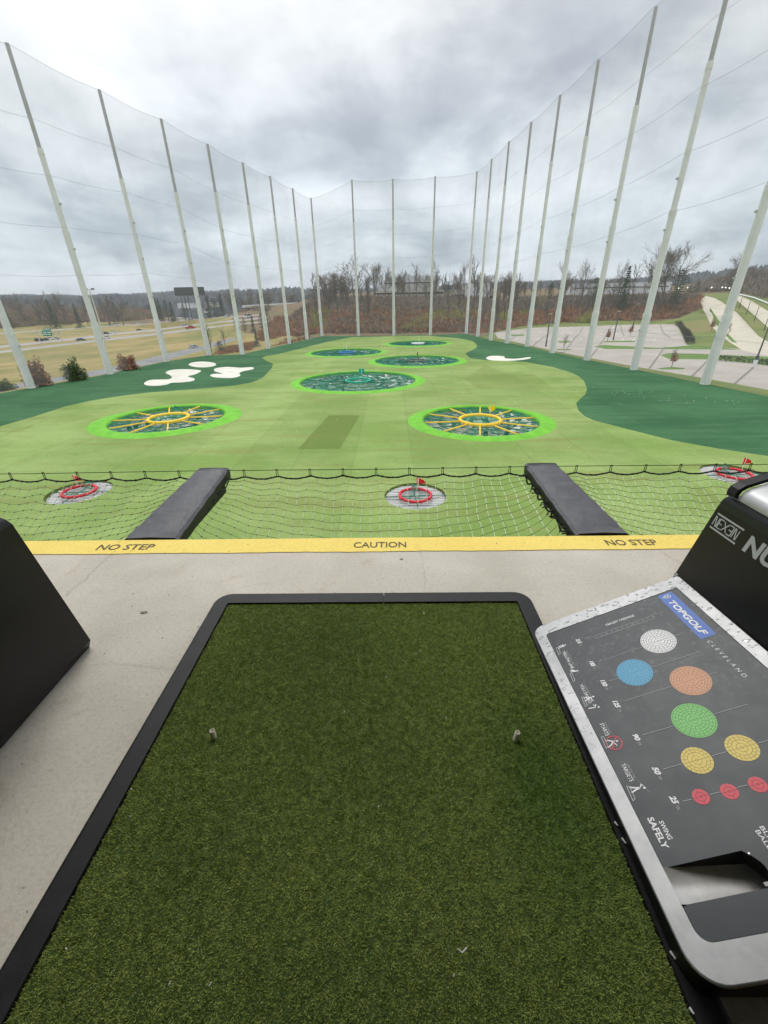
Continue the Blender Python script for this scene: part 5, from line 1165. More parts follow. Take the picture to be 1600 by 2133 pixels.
# ------------------------------------------------------------------ trees
def tree_proto(seed, H, form):
    r_ = random.Random(seed); limbs = MB(); tw = []
    def vec(d, ang, az):
        d = d/np.linalg.norm(d); a = np.array([0, 0, 1.]) if abs(d[2]) < 0.95 else np.array([1., 0, 0]); x = np.cross(a, d); x /= np.linalg.norm(x); y = np.cross(d, x)
        return d*math.cos(ang)+(x*math.cos(az)+y*math.sin(az))*math.sin(ang)
    def grow(p, d, L, r, lv):
        pts = [p]; rr = [r]; q = p.copy(); dd = d.copy(); ns = 4 if lv < 2 else 3
        for i in range(ns):
            dd = dd+np.array([r_.uniform(-1, 1), r_.uniform(-1, 1), r_.uniform(-.3, .7)])*(0.13 if lv else 0.05); dd /= np.linalg.norm(dd); q = q+dd*L/ns; pts.append(q.copy()); rr.append(r*(1-0.65*(i+1)/ns)+0.01)
        if lv <= 2: limbs.tube(pts, rr, 5 if lv == 0 else 3, False)
        else:
            w = max(r, form.get('tw', 0.055))
            for a, c in zip(pts[:-1], pts[1:]):
                s = np.cross(c-a, [r_.uniform(-1, 1), r_.uniform(-1, 1), 0.3]); s = s/(np.linalg.norm(s)+1e-6)*w; tw.append((a-s, a+s, c))
        if lv >= 4: return
        n = {0: form['n0'], 1: form['n1'], 2: 6, 3: 5}[lv]
        for i in range(n):
            t = form['t0']+(1-form['t0'])*(i+r_.random())/n if lv == 0 else 0.25+0.75*(i+r_.random())/n
            k = min(int(t*ns), ns-1); f = t*ns-k; base = pts[k]*(1-f)+pts[k+1]*f
            ang = r_.uniform(*form['ang'])*(1.0 if lv == 0 else 0.85); nd = vec(dd if lv else d, ang, r_.uniform(0, 6.283)+i*2.4)
            nd[2] += form['up']; nd /= np.linalg.norm(nd); l2 = L*form['lr']*r_.uniform(0.7, 1.1)*(1-0.35*t if lv == 0 else 1)
            grow(base, nd, l2, max(rr[k]*0.55, 0.02), lv+1)
    tl = form.get('tl', 0.75)
    for _ in range(form.get('stems', 1)):
        dd = np.array([r_.uniform(-.25, .25), r_.uniform(-.15, .15), 1.])*1.0 if form.get('stems', 1) > 1 else np.array([r_.uniform(-.06, .06), r_.uniform(-.06, .06), 1.])
        grow(np.array([0, 0, -0.3]), dd/np.linalg.norm(dd), H*tl, H*0.016*form.get('fat', 1), 0)
    hmax = max(max(p[2] for t in tw for p in t), max(v[2] for v in limbs.v)); k = H/hmax
    me = bpy.data.meshes.new('trunk'); me.from_pydata([(x*k, y*k, z*k) for x, y, z in limbs.v], [], limbs.f); 
    V = np.array(tw).reshape(-1, 3)*k; Tt = np.arange(len(V)).reshape(-1, 3)
    o = trimesh('tmp', V, Tt, []); mc = o.data; bpy.data.objects.remove(o); return me, mc
FORMS = dict(oak=dict(n0=7, n1=5, t0=0.28, ang=(0.6, 1.15), up=0.22, lr=0.62, tl=0.72, fat=1.2), tall=dict(n0=9, n1=5, t0=0.35, ang=(0.35, 0.75), up=0.28, lr=0.42, tl=0.85),
             vase=dict(n0=6, n1=5, t0=0.12, ang=(0.3, 0.7), up=0.15, lr=0.72, tl=0.6, fat=1.2), fine=dict(n0=11, n1=5, t0=0.18, ang=(0.5, 1.0), up=0.25, lr=0.42, tl=0.8), pair=dict(n0=5, n1=5, t0=0.3, ang=(0.45, 0.95), up=0.1, lr=0.62, tl=0.7, stems=2, fat=1.1))
PROTO = {}
for nm, sd_, f in (('oak1', 3, 'oak'), ('oak2', 8, 'oak'), ('tall1', 5, 'tall'), ('tall2', 12, 'tall'), ('vase1', 4, 'vase'), ('vase2', 17, 'vase'), ('fine1', 6, 'fine'), ('fine2', 21, 'fine'), ('pair1', 9, 'pair')):
    a, c = tree_proto(sd_, 20.0, FORMS[f])
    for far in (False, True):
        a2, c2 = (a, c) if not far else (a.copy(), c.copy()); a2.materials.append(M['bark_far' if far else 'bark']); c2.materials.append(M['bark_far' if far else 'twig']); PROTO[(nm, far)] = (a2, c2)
def conifer_proto(seed, H, kind, m):
    r_ = random.Random(seed); b = MB(); b.tube([(0, 0, -0.3), (0, 0, H*0.95)], [H*0.018, 0.02], 5, False); me = bpy.data.meshes.new('trunk'); me.from_pydata(b.v, [], b.f); me.materials.append(M['bark'])
    tr = []; L = 22 if kind == 'spruce' else 15
    for i in range(L):
        t = (i+0.3)/L; z = H*(0.06+0.93*t) if kind == 'spruce' else H*(0.2+0.78*t)
        R0 = H*(0.24*(1-t)+0.012) if kind == 'spruce' else H*0.24*(math.sin(math.pi*min(1, 0.22+0.78*t))**0.7*(1-0.35*t)+0.05)
        for j in range(13):
            a = r_.uniform(0, 6.283); Rr = R0*r_.uniform(0.6, 1.15); dr = (-0.28 if kind == 'spruce' else 0.12)*Rr
            P0 = np.array([0, 0, z]); P1 = np.array([Rr*math.cos(a), Rr*math.sin(a), z+dr]); mid = (P0+P1)/2
            for q in range(7):
                s = r_.uniform(0.2, 1.0); c = P0*(1-s)+P1*s; w = H*0.034*r_.uniform(0.6, 1.3); d1 = np.array([r_.uniform(-1, 1), r_.uniform(-1, 1), r_.uniform(-.5, .3)]); d2 = np.array([r_.uniform(-1, 1), r_.uniform(-1, 1), r_.uniform(-.2, .8)])
                tr.append((c-d1*w*0.5, c+d1*w, c+d2*w))
    V = np.array(tr).reshape(-1, 3); o = trimesh('tmp', V, np.arange(len(V)).reshape(-1, 3), [m]); mc = o.data; bpy.data.objects.remove(o); return me, mc
def bush_proto(seed, m, n=2600, dome=1.0, twigs=True):
    r_ = np.random.default_rng(seed); d = r_.normal(size=(n, 3)); d /= np.linalg.norm(d, axis=1)[:, None]; d[:, 2] = np.abs(d[:, 2]); 
    lump = 0.8+0.35*np.sin(d[:, 0]*5+seed)*np.cos(d[:, 1]*4+d[:, 2]*3); rad = (r_.random(n)**0.45)*lump; c = d*rad[:, None]*np.array([0.5, 0.5, 0.95*dome]); c[:, 2] += 0.03
    a = r_.normal(size=(n, 3))*0.035; b_ = r_.normal(size=(n, 3))*0.035; V = np.stack([c-a, c+a, c+b_], 1).reshape(-1, 3)
    o = trimesh('tmp', V, np.arange(len(V)).reshape(-1, 3), [m]); mc = o.data; bpy.data.objects.remove(o)
    b = MB(); r2 = random.Random(seed)
    for i in range(9): t = r2.uniform(0, 6.28); b.tube([(0, 0, -0.05), (0.2*math.cos(t), 0.2*math.sin(t), 0.45), (0.33*math.cos(t), 0.33*math.sin(t), 0.8)], [0.015, 0.01, 0.003], 3, False)
    me = bpy.data.meshes.new('stem'); me.from_pydata(b.v, [], b.f); me.materials.append(M['bark']); return me, mc
CP_ = {k: conifer_proto(i+2, 10.0, kd, M[m]) for i, (k, kd, m) in enumerate((('spruce', 'spruce', 'needle'), ('spruce2', 'spruce', 'needle'), ('pine', 'pine', 'needle_olive'), ('pine2', 'pine', 'needle'), ('blue', 'spruce', 'needle_blue')))}
BP_ = {'rust': bush_proto(1, M['dry_leaf']), 'rust2': bush_proto(2, M['dry_leaf'], dome=1.3), 'olive': bush_proto(3, M['needle_olive']), 'rustsm': bush_proto(4, M['brush_red'], 900), 'greenbush': bush_proto(9, M['needle_green'], 3200, 1.25)}
def put_tree(protos, H, w, P, rz, label, cat, group, names=('trunk', 'crown'), base=None, H0=20.0, nm='tree'):
    root = bpy.data.objects.new(nm, None); COL.objects.link(root); root.empty_display_size = 0.5
    root.location = P; root.rotation_euler = (0, 0, rz); s = H/H0; root.scale = (s*w, s*w, s)
    for me, n in zip(protos, names): c = bpy.data.objects.new(n, me); COL.objects.link(c); c.parent = root
    tag(root, label, cat, group); return root
def at_px(x, D):
    p = GY(x, 640, D); z = float(hgt(p[None, :2])[0]); return np.array([p[0], p[1], z])
def tree_px(x, ytop, D, kind, label, group, w=1.0, far=False, ybase=None):
    P = at_px(x, D); top = GY(x, ytop, D)[2]; H = max(top-P[2], 2.0)
    return put_tree(PROTO[(kind, far)], H, w, tuple(P), rng.random()*6.28, label, 'tree', group, nm='bare_tree')
G_ = 'bare trees on the wooded slope behind the far net'
for x, yt, D, k, w, lab in ((697, 560, 238, 'oak2', 1.15, 'dark bare tree with a round crown, leftmost tall one behind the far net'), (738, 528, 246, 'oak1', 1.0, 'tall sprawling bare tree rising behind the leftmost far pole'),
     (780, 538, 248, 'vase1', 1.15, 'bare fan crowned tree left of the curved grey roof'), (803, 548, 262, 'vase2', 0.9, 'bare tree between the fan crowned one and the middle far pole'), (868, 543, 244, 'tall1', 1.0, 'dark bare tree with an upright narrow crown before the curved grey roof'),
     (907, 541, 250, 'tall2', 0.95, 'slim bare tree just right of the third far pole'), (966, 535, 246, 'vase2', 0.8, 'bare tree with steep branches just left of the white block building'), (988, 529, 243, 'tall1', 0.9, 'tallest dark bare tree standing before the white block building'),
     (838, 560, 262, 'fine1', 0.9, 'thin bare tree in front of the curved grey roof'), (1014, 566, 262, 'oak2', 1.0, 'round crowned bare tree right of the white block building'), (1048, 572, 270, 'vase1', 1.1, 'spiky bare tree above the parking lot back corner'),
     (1165, 535, 268, 'vase2', 0.9, 'tall bare tree with forked top left of the long silver building'), (1208, 535, 262, 'oak1', 0.72, 'bare tree with a wide crown at the left end of the long silver building'), (1279, 536, 256, 'oak2', 0.5, 'slim bare tree next to the dark spruce'), (1312, 548, 262, 'fine2', 0.7, 'faint bare tree right of the dark spruce'),
     (1378, 496, 250, 'vase1', 1.1, 'biggest bare tree with a broad fan crown over the silver building'), (1402, 499, 254, 'oak1', 1.0, 'big bare tree leaning right beside the biggest fan crowned one'), (1352, 515, 256, 'oak2', 0.8, 'large bare tree on the left flank of the biggest fan crowned one'),
     (1518, 523, 420, 'oak2', 1.1, 'round bare tree high above the uphill road'), (722, 575, 232, 'fine2', 1.3, 'dense twiggy brown tree at the left end of the wooded slope'), (712, 590, 225, 'fine1', 1.5, 'dense twiggy tree lowest on the left of the slope')):
    tree_px(x, yt, D, k, lab, G_ if x < 1100 else 'bare trees above the parking lot', w)
def fill(nn, x0, x1, fy, D0_, D1_, kinds, label, group, w=(0.8, 1.3), far=False):
    for i in range(nn):
        x = rng.uniform(x0, x1); D = rng.uniform(D0_, D1_)
        if (775 < x < 925 or 935 < x < 1035) and x1 < 1200 and rng.random() < 0.65: D = rng.uniform(320, 380)
        if label.startswith('bare brown tree among many above') and 1200 < x and rng.random() < 0.5: D = rng.uniform(365, 400)
        yt = fy(x)+rng.uniform(-9, 12)
        tree_px(x, yt, D, kinds[rng.integers(len(kinds))], label, group, rng.uniform(*w), far)
K1 = ['fine1', 'fine2', 'tall1', 'vase1', 'oak2', 'tall2']
fill(84, 655, 1080, lambda x: 570, 222, 300, K1, 'bare brown tree among many in the wood behind the far net', 'dense wood behind the far net')
fill(34, 650, 1040, lambda x: 606, 190, 224, ['fine1', 'fine2', 'tall1'], 'slim bare tree among many standing on the brown slope behind the far net', 'slim trees on the brown slope', (0.7, 1.2))
fill(16, 1060, 1420, lambda x: 618, 232, 250, ['fine1', 'fine2'], 'slim bare tree among many on the embankment behind the parking lot', 'slim trees on the embankment', (0.7, 1.2))
fill(48, 1040, 1345, lambda x: 582, 258, 330, K1, 'bare brown tree among many above the parking lot embankment', 'dense wood above the parking lot')
fill(60, 1425, 1760, lambda x: 585-(x-1425)*0.23, 330, 520, K1, 'bare grey brown tree among many on the hillside above the uphill road', 'dense wood on the right hillside', (0.9, 1.5))
fill(30, -60, 250, lambda x: 622, 445, 540, K1, 'bare tree among many in the tree line across the freeway', 'tree line across the freeway', (1.0, 1.5), True)
fill(30, 430, 680, lambda x: 608, 545, 720, K1, 'bare tree among many on the hill behind the overpass', 'trees behind the overpass', (1.0, 1.5), True)
for x, yt, D, k, w, lab in ((42, 607, 450, 'oak1', 0.9, 'bare tree with a crooked open crown across the freeway, at the left edge'), (97, 604, 455, 'fine1', 1.1, 'bare twiggy tree behind the dark spruce across the freeway'), (130, 600, 460, 'vase2', 1.2, 'tallest pale bare tree across the freeway'), (219, 612, 470, 'oak2', 1.0, 'dark bare tree right of the tall light mast')):
    tree_px(x, yt, D, k, lab, 'lone bare trees across the freeway', w, True)
def con_px(x, ytop, D, kind, label, group, w=1.0, H0=10.0):
    P = at_px(x, D); top = GY(x, ytop, D)[2]; H = max(top-P[2], 1.5)
    return put_tree(CP_[kind], H, w, tuple(P), rng.random()*6.28, label, 'conifer', group, H0=H0, nm='conifer_tree')
GC = 'conifers around the driving range'
for x, yt, D, k, w, lab in ((103, 624, 432, 'spruce', 1.0, 'dark spruce across the freeway below the bare twiggy tree'), (154, 632, 425, 'spruce2', 0.9, 'second dark spruce across the freeway, lower and further right'), (5, 632, 430, 'spruce', 1.1, 'dark conifer across the freeway cut by the left edge'), (238, 630, 480, 'pine2', 1.1, 'dark pine across the freeway left of the second pole'),
     (326, 618, 520, 'spruce', 0.7, 'left one of two pointed conifers between freeway and billboard'), (332, 622, 520, 'spruce2', 0.7, 'right one of two pointed conifers between freeway and billboard'), (345, 624, 500, 'pine2', 1.1, 'dark conifer directly left of the billboard'), (356, 628, 498, 'spruce', 1.2, 'wide dark conifer below the billboard'), (381, 632, 500, 'pine2', 1.0, 'low dark conifer between the billboard posts'), (434, 614, 520, 'spruce2', 0.9, 'dark conifer right of the billboard'), (447, 620, 515, 'pine2', 1.3, 'broad conifer further right of the billboard'), (462, 610, 540, 'spruce', 0.8, 'pointed conifer beside the fourth left pole'),
     (487, 655, 182, 'pine2', 1.0, 'dark pine leftmost of the clump outside the left net'), (503, 662, 186, 'pine', 1.0, 'green pine in the middle of the clump outside the left net'), (521, 655, 190, 'spruce2', 0.9, 'tall dark pine of the clump outside the left net'), (541, 650, 196, 'pine2', 1.2, 'bushy dark pine behind the clump outside the left net'), (553, 640, 215, 'pine', 1.1, 'big olive pine at the back of the clump by the overpass'), (524, 687, 150, 'blue', 1.1, 'small blue grey spruce at the foot of the pine clump'), (569, 655, 230, 'pine', 1.0, 'olive pine right of the pine clump'),
     (1294, 553, 252, 'spruce', 0.85, 'dark spruce standing before the long silver building'), (1232, 576, 258, 'pine', 1.0, 'olive conifer at the left part of the silver building'), (1405, 560, 240, 'pine2', 1.1, 'dark flat topped pine under the big bare trees'), (932, 584, 246, 'pine2', 0.9, 'dark conifer left of the beige building'), (1143, 585, 270, 'pine2', 0.9, 'dark conifer beside the fifth right pole'), (1442, 585, 300, 'pine2', 1.2, 'dark pine at the top of the uphill road'), (624, 622, 300, 'pine2', 1.2, 'dark conifer behind the right end of the overpass'), (645, 612, 300, 'pine', 1.2, 'olive conifer left of the wooded slope')):
    con_px(x, yt, D, k, lab, GC, w)
def bush_px(x0, x1, ytop, ybase, kind, label, z=None, kd='shrub', group='shrubs along the left fence'):
    x = (x0+x1)/2; P = onland([(x, ybase-1)])[0]; top = GY(x, ytop, P[1])[2]; wid = abs(GY(x1, ybase, P[1])[0]-GY(x0, ybase, P[1])[0]); H = max(top-P[2], 0.5)
    pr = BP_[kind] if kind in BP_ else CP_[kind]; h0 = 1.0 if kind in BP_ else 10.0; w0 = 1.0 if kind in BP_ else 4.6
    root = bpy.data.objects.new('shrub' if kind in BP_ else 'conifer_tree', None); COL.objects.link(root); root.location = P; root.scale = (wid/w0, wid/w0, H/h0*(1.0)); root.rotation_euler = (0, 0, 1.0)
    for me, n_ in zip(pr, ('stem', 'crown')): c = bpy.data.objects.new(n_, me); COL.objects.link(c); c.parent = root
    tag(root, label, kd, group)
bush_px(58, 110, 752, 804, 'rust2', 'reddish brown shrub right beside the nearest left pole')
bush_px(138, 182, 752, 793, 'greenbush', 'spreading green pine shrub on the left verge', kd='shrub')
bush_px(248, 293, 734, 771, 'rust', 'round rust brown shrub between the two nearest left poles')
bush_px(-8, 32, 788, 814, 'olive', 'olive green shrub at the left edge of the photo')
bush_px(448, 473, 709, 735, 'pine2', 'small round green pine behind the dark turf corner', kd='conifer')
for k_, (x, yt, yb, lab) in enumerate(((432, 676, 735, 'thin brown sapling leftmost of three by the frontage road'), (441, 672, 732, 'thin brown sapling in the middle of three by the frontage road'), (470, 678, 722, 'thin brown sapling rightmost of three by the frontage road'))):
    P = onland([(x, yb)])[0]; top = GY(x, yt, P[1])[2]; put_tree(PROTO[('fine1', False)], top-P[2], 1.0, tuple(P), k_*2.0, lab, 'tree', 'saplings by the frontage road', nm='sapling')
for k_, (x, yt, yb, kind, lab) in enumerate(((1399, 727, 765, 'leaf', 'small tree with dull red leaves on the near grass island'), (1265, 684, 711, 'leaf', 'small russet leaved tree on a middle lot island'), (1312, 674, 700, 'leaf', 'small russet leaved tree by the farther lot lamp'), (1174, 696, 728, 'bare', 'small bare tree on the nearest lot island'), (1516, 672, 699, 'bare', 'small bare tree in the median of the uphill road'), (1481, 662, 690, 'leaf', 'small pinkish tree beside the uphill road'))):
    P = onland([(x, yb)])[0]; top = GY(x, yt, P[1])[2]; H = top-P[2]
    rt = put_tree(PROTO[('fine2', False)], H, 1.1, tuple(P), k_*1.3, lab, 'tree', 'young trees in the parking lot', nm='young_tree')
    if kind == 'leaf': c = bpy.data.objects.new('foliage', BP_['rustsm'][1]); COL.objects.link(c); c.parent = rt; c.location = (0, 0, 6.5); c.scale = (9, 9, 13)
# undergrowth, one mass per colour
def scatter(name, polys, count, h, m, label, seed, dmax=900):
    r_ = np.random.default_rng(seed); P = []
    for poly, wt in polys:
        A = np.array(poly, float); lo, hi = A.min(0), A.max(0); Q = r_.uniform(lo, hi, (int(count*wt*2.2), 2)); Q = Q[inpoly(Q, A)]; P.append(Q)
    Q = np.concatenate(P); W = onland_fast(Q); W = W[(W[:, 1] < dmax) & ~inpoly(W, FA)]; n = len(W); K = 18
    sc_h = h*(0.6+0.8*r_.random(n)); sc_h = sc_h*np.clip(W[:, 1]/240, 0.8, 2.0)
    a = r_.uniform(0, 2*math.pi, (n, K)); rad = r_.random((n, K))**0.6*sc_h[:, None]*0.75; hh = sc_h[:, None]*(0.25+0.85*r_.random((n, K)))*(1-0.3*(rad/sc_h[:, None]))
    bx = W[:, 0:1]+rad*np.cos(a); by = W[:, 1:2]+rad*np.sin(a); bz = hgt(W[:, :2])[:, None]+np.zeros((n, K))-0.1
    w = sc_h[:, None]*(0.05+0.10*r_.random((n, K))); pa = r_.uniform(0, math.pi, (n, K)); lx = r_.normal(0, 0.25, (n, K))*sc_h[:, None]; ly = r_.normal(0, 0.25, (n, K))*sc_h[:, None]
    zb = bz+hh*0.35*r_.random((n, K))
    V = np.stack([np.stack([bx-w*np.cos(pa), by-w*np.sin(pa), zb], -1), np.stack([bx+w*np.cos(pa), by+w*np.sin(pa), zb+0.2*w], -1), np.stack([bx+lx, by+ly, bz+hh], -1)], 2).reshape(-1, 3)
    o = trimesh(name, V, np.arange(len(V)).reshape(-1, 3), M[m]); tag(o, label, 'undergrowth', kind='stuff')
BACK = [(600,703),(640,697),(672,694),(975,692),(1010,693),(1035,688),(1060,640),(1000,628),(700,626),(660,625),(600,672)]
RGT = [(1035,690),(1100,677),(1250,668),(1350,666),(1410,662),(1452,645),(1458,620),(1400,620),(1300,624),(1180,626),(1060,630)]
LFT = [(-40,686),(0,683),(240,669),(480,654),(520,650),(480,640),(400,640),(240,648),(0,650),(-40,655)]
scatter('undergrowth', [(BACK, 0.5), (RGT, 0.4)], 4600, 2.3, 'brush_red', 'rust brown scrub covering the slopes behind the net', 11)
BACKU = [(600,672),(640,655),(700,652),(1040,655),(1060,640),(1000,626),(700,624),(660,625)]; RGTU = [(1060,655),(1200,645),(1400,640),(1458,620),(1400,618),(1300,622),(1180,624),(1060,628)]
scatter('undergrowth', [(BACKU, 0.9), (RGTU, 0.7), (BACK, 0.15)], 2600, 2.9, 'brush_grey', 'grey brown thicket covering the slopes behind the net', 12)
scatter('undergrowth', [([(838,690),(868,668),(900,655),(940,636),(985,640),(995,655),(960,668),(900,672),(880,690)], 1.0), ([(1085,660),(1130,640),(1150,625),(1110,625)], 0.4), ([(1205,672),(1225,655),(1235,672)], 0.3), ([(1035,668),(1052,655),(1055,672)], 0.4), ([(655,650),(690,640),(680,690),(650,690)], 0.4)], 420, 2.6, 'brush_olive', 'yellow green bushes low on the slope behind the net', 13)
scatter('undergrowth', [(LFT, 1.0)], 2600, 1.8, 'brush_brown', 'red brown scrub on the bank across the freeway', 14)
scatter('undergrowth', [([(-40,655),(0,652),(240,650),(480,642),(560,650),(560,632),(480,630),(240,636),(0,634),(-40,634)], 1.0)], 1500, 2.2, 'brush_grey', 'grey thicket at the top of the bank across the freeway', 15)
scatter('undergrowth', [([(560,728),(600,705),(650,700),(640,712)], 0.2), ([(440,742),(480,722),(540,712),(520,730)], 0.5), ([(540,712),(640,690),(640,660),(580,660),(540,690)], 1.0)], 700, 1.3, 'brush_red', 'brown weeds and brush outside the left back corner', 16)
scatter('undergrowth', [([(1440,612),(1470,608),(1530,606),(1620,625),(1760,660),(1760,540),(1600,575),(1450,598)], 1.0)], 2600, 4.0, 'brush_grey', 'grey brown thicket on the hillside above the uphill road', 17, 700)
def woods():
    r_ = np.random.default_rng(5); n = 15000; az = r_.uniform(-1.05, 1.05, n); D = 620+2400*r_.random(n)**1.3; X = D*np.tan(az*0.98).clip(-2, 2); Y = D
    K = 5; hh = 9+4*r_.random(n); P = np.stack([X, Y], 1); z = hgt(P)
    a = r_.uniform(0, 6.283, (n, K)); rad = r_.random((n, K))*6; bx = X[:, None]+rad*np.cos(a); by = Y[:, None]+rad*np.sin(a); w = 3.5+4.5*r_.random((n, K)); pa = r_.uniform(0, 3.14, (n, K)); bz = z[:, None]+hh[:, None]*0.1+np.zeros((n, K));  tz = z[:, None]+hh[:, None]*(0.75+0.3*r_.random((n, K)))
    V = np.stack([np.stack([bx-w*np.cos(pa), by-w*np.sin(pa), bz], -1), np.stack([bx+w*np.cos(pa), by+w*np.sin(pa), bz], -1), np.stack([bx+r_.normal(0, 1.5, (n, K)), by, tz], -1)], 2).reshape(-1, 3)
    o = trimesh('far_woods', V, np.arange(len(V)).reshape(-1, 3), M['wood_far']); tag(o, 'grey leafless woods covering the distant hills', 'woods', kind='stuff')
woods()

# ------------------------------------------------------------------ buildings, bridge, signs
M['bwhite'] = mat('white_cladding', (0.70, 0.72, 0.75), (0.78, 0.80, 0.82), 0.4, 0.6); M['bgrey'] = mat('grey_roof', (0.48, 0.50, 0.51), (0.58, 0.60, 0.61), 0.3, 0.6); M['bbeige'] = mat('beige_concrete', (0.45, 0.41, 0.34), (0.54, 0.50, 0.42), 0.3, 0.9)
M['bwin'] = mat('window_glass', (0.05, 0.055, 0.065), rough=0.15, spec=0.6); M['bsilver'] = mat('silver_cladding', (0.62, 0.64, 0.68), (0.72, 0.74, 0.78), 0.25, 0.5); M['dark_rail'] = mat('dark_rail', (0.08, 0.09, 0.09))
def pbox(name, x0, x1, yt, yb, D, dep, m, parent, org, proud=0.0):
    a = GY(x0, (yt+yb)/2, D); c = GY(x1, (yt+yb)/2, D); zt = GY((x0+x1)/2, yt, D)[2]; zb = GY((x0+x1)/2, yb, D)[2]; b = MB(); b.box((a[0]-org[0], D-proud-org[1], zb-org[2]), (c[0]-org[0], D+dep-org[1], zt-org[2])); return b.build(name, M[m], parent)
def broot(x, D, nm, label, cat, group=None):
    P = at_px(x, D); r_ = empty(nm, tuple(P)); tag(r_, label, cat, group); return r_, P
r_, P = broot(848, 292, 'office_building', 'low pale building with stepped curved grey roofs behind the far wood', 'building')
pbox('wall', 776, 928, 605, 640, 292, 24, 'bbeige', r_, P); pbox('window_band', 782, 924, 609, 613, 292, 1, 'bwin', r_, P, 0.25); pbox('roof', 788, 914, 591, 604.6, 296, 18, 'bgrey', r_, P)
def curved(name, x0, x1, yt, yb, D, dep, m, r_, P):
    a = GY(x0, yb, D)[0]; c = GY(x1, yb, D)[0]; zb = GY((x0+x1)/2, yb, D)[2]; zt = GY((x0+x1)/2, yt, D)[2]; pr = [(a, zb)]+[(a+(c-a)*t, zb+(zt-zb)*(0.45+0.55*math.sin(math.pi*(0.15+0.7*t))**0.8)) for t in np.linspace(0, 1, 12)]+[(c, zb)]
    b = MB(); b.ext([(x-P[0], z-P[2]) for x, z in pr], (0, D-P[1], 0), (1, 0, 0), (0, 0, 1), (0, 1, 0), dep); return b.build(name, M[m], r_)
curved('curved_roof', 796, 912, 584, 591.5, 298, 16, 'bsilver', r_, P); curved('curved_roof', 826, 906, 574, 583, 300, 14, 'bgrey', r_, P); pbox('window_band', 800, 908, 588, 590.5, 297.6, 1, 'bwin', r_, P)
for i in range(14): pbox('column', 784+i*10.4, 785.2+i*10.4, 613, 640, 291.5, 0.5, 'bwhite', r_, P)
r_, P = broot(995, 286, 'warehouse', 'plain white block building behind the right back corner pole', 'building')
pbox('wall', 972, 1019, 590, 640, 286, 22, 'bwhite', r_, P); pbox('parapet', 971.5, 1019.5, 589, 590.3, 285.8, 22.4, 'bgrey', r_, P)
for i in range(5): pbox('panel_joint', 980+i*8, 980.3+i*8, 591, 625, 285.9, 0.2, 'bgrey', r_, P)
r_, P = broot(960, 294, 'parking_garage', 'beige open sided garage beside the white block building', 'building')
pbox('wall', 938, 972, 603, 640, 294, 20, 'bbeige', r_, P); pbox('wall', 1019, 1036, 601, 640, 294, 20, 'bbeige', r_, P)
for q in ((946, 957, 614, 617.5), (959, 966, 613, 618), (1021, 1026, 616, 622), (940, 944, 615, 618)): pbox('opening', q[0], q[1], q[2], q[3], 294, 1, 'bwin', r_, P, 0.1)
r_, P = broot(1295, 332, 'long_building', 'long silver two storey building with a dark window band above the embankment', 'building')
pbox('wall', 1196, 1393, 589, 640, 332, 26, 'bsilver', r_, P); pbox('window_band', 1198, 1392, 597.5, 599.5, 332, 1, 'bwin', r_, P, 0.25)
for i in range(16): pbox('panel_joint', 1204+i*12, 1204.5+i*12, 600, 614, 331.85, 0.3, 'bgrey', r_, P)
r_, P = broot(400, 560, 'roadside_building', 'pale low buildings half hidden under the billboard', 'building'); pbox('wall', 370, 402, 632, 642, 560, 15, 'bwhite', r_, P); pbox('roof', 369, 403, 631, 632, 559.5, 16, 'bgrey', r_, P)
r_, P = broot(440, 580, 'roadside_building', 'small tan building right of the billboard', 'building'); pbox('wall', 428, 448, 631, 640, 580, 15, 'bbeige', r_, P); pbox('roof', 427.5, 448.5, 630, 631, 579.5, 16, 'bgrey', r_, P)
# overpass
D = 520; r_, P = broot(572, D, 'overpass_bridge', 'pale concrete overpass carrying a road across the freeway', 'bridge')
a = GY(508, 638, D); c = GY(634, 631, D+30)
def seg(name, p0, p1, w, z0, z1, m):
    b = MB(); d = np.array(p1)-np.array(p0); L = np.linalg.norm(d[:2]); ax = d/L; ay = np.array([-ax[1], ax[0], 0]); cc = (np.array(p0)+np.array(p1))/2; cc = cc-P; cc[2] += (z0+z1)/2
    b.obox(cc, ax, ay, (0, 0, 1), L/2, w/2, (z1-z0)/2); return b.build(name, M[m], r_)
seg('deck', a, c, 12, -1.6, 0.0, 'bbeige'); seg('girder', a+np.array([0, 0, 0]), c, 10, -3.0, -1.7, 'dark_rail')
pa_ = a+np.array([0, -6.1, 0]); pc_ = c+np.array([0, -6.1, 0]); seg('parapet', pa_, pc_, 0.4, -1.4, 1.0, 'bwhite')
for t in (0.14, 0.52, 0.55): q = a*(1-t)+c*t; b = MB(); b.box((q[0]-P[0]-1.2, q[1]-P[1]-5, q[2]-P[2]-16), (q[0]-P[0]+1.2, q[1]-P[1]+5, q[2]-P[2]-3)); b.build('pier', M['bbeige'], r_)
# billboard
D = 400; r_, P = broot(394, D, 'billboard', 'large dark billboard seen from behind, on posts across the freeway', 'billboard')
pbox('board', 363, 425, 598, 615, D, 1.2, 'dark_rail', r_, P); pbox('catwalk', 364, 424, 615.3, 616, D-1, 1.5, 'dark_rail', r_, P)
for x in (381, 388, 395): pbox('post', x, x+1.0, 615.5, 668, D+0.3, 0.7, 'dark_rail', r_, P)
for x in range(368, 424, 7): pbox('strut', x, x+0.5, 598.5, 614.5, D-0.35, 0.3, 'dark_rail', r_, P)
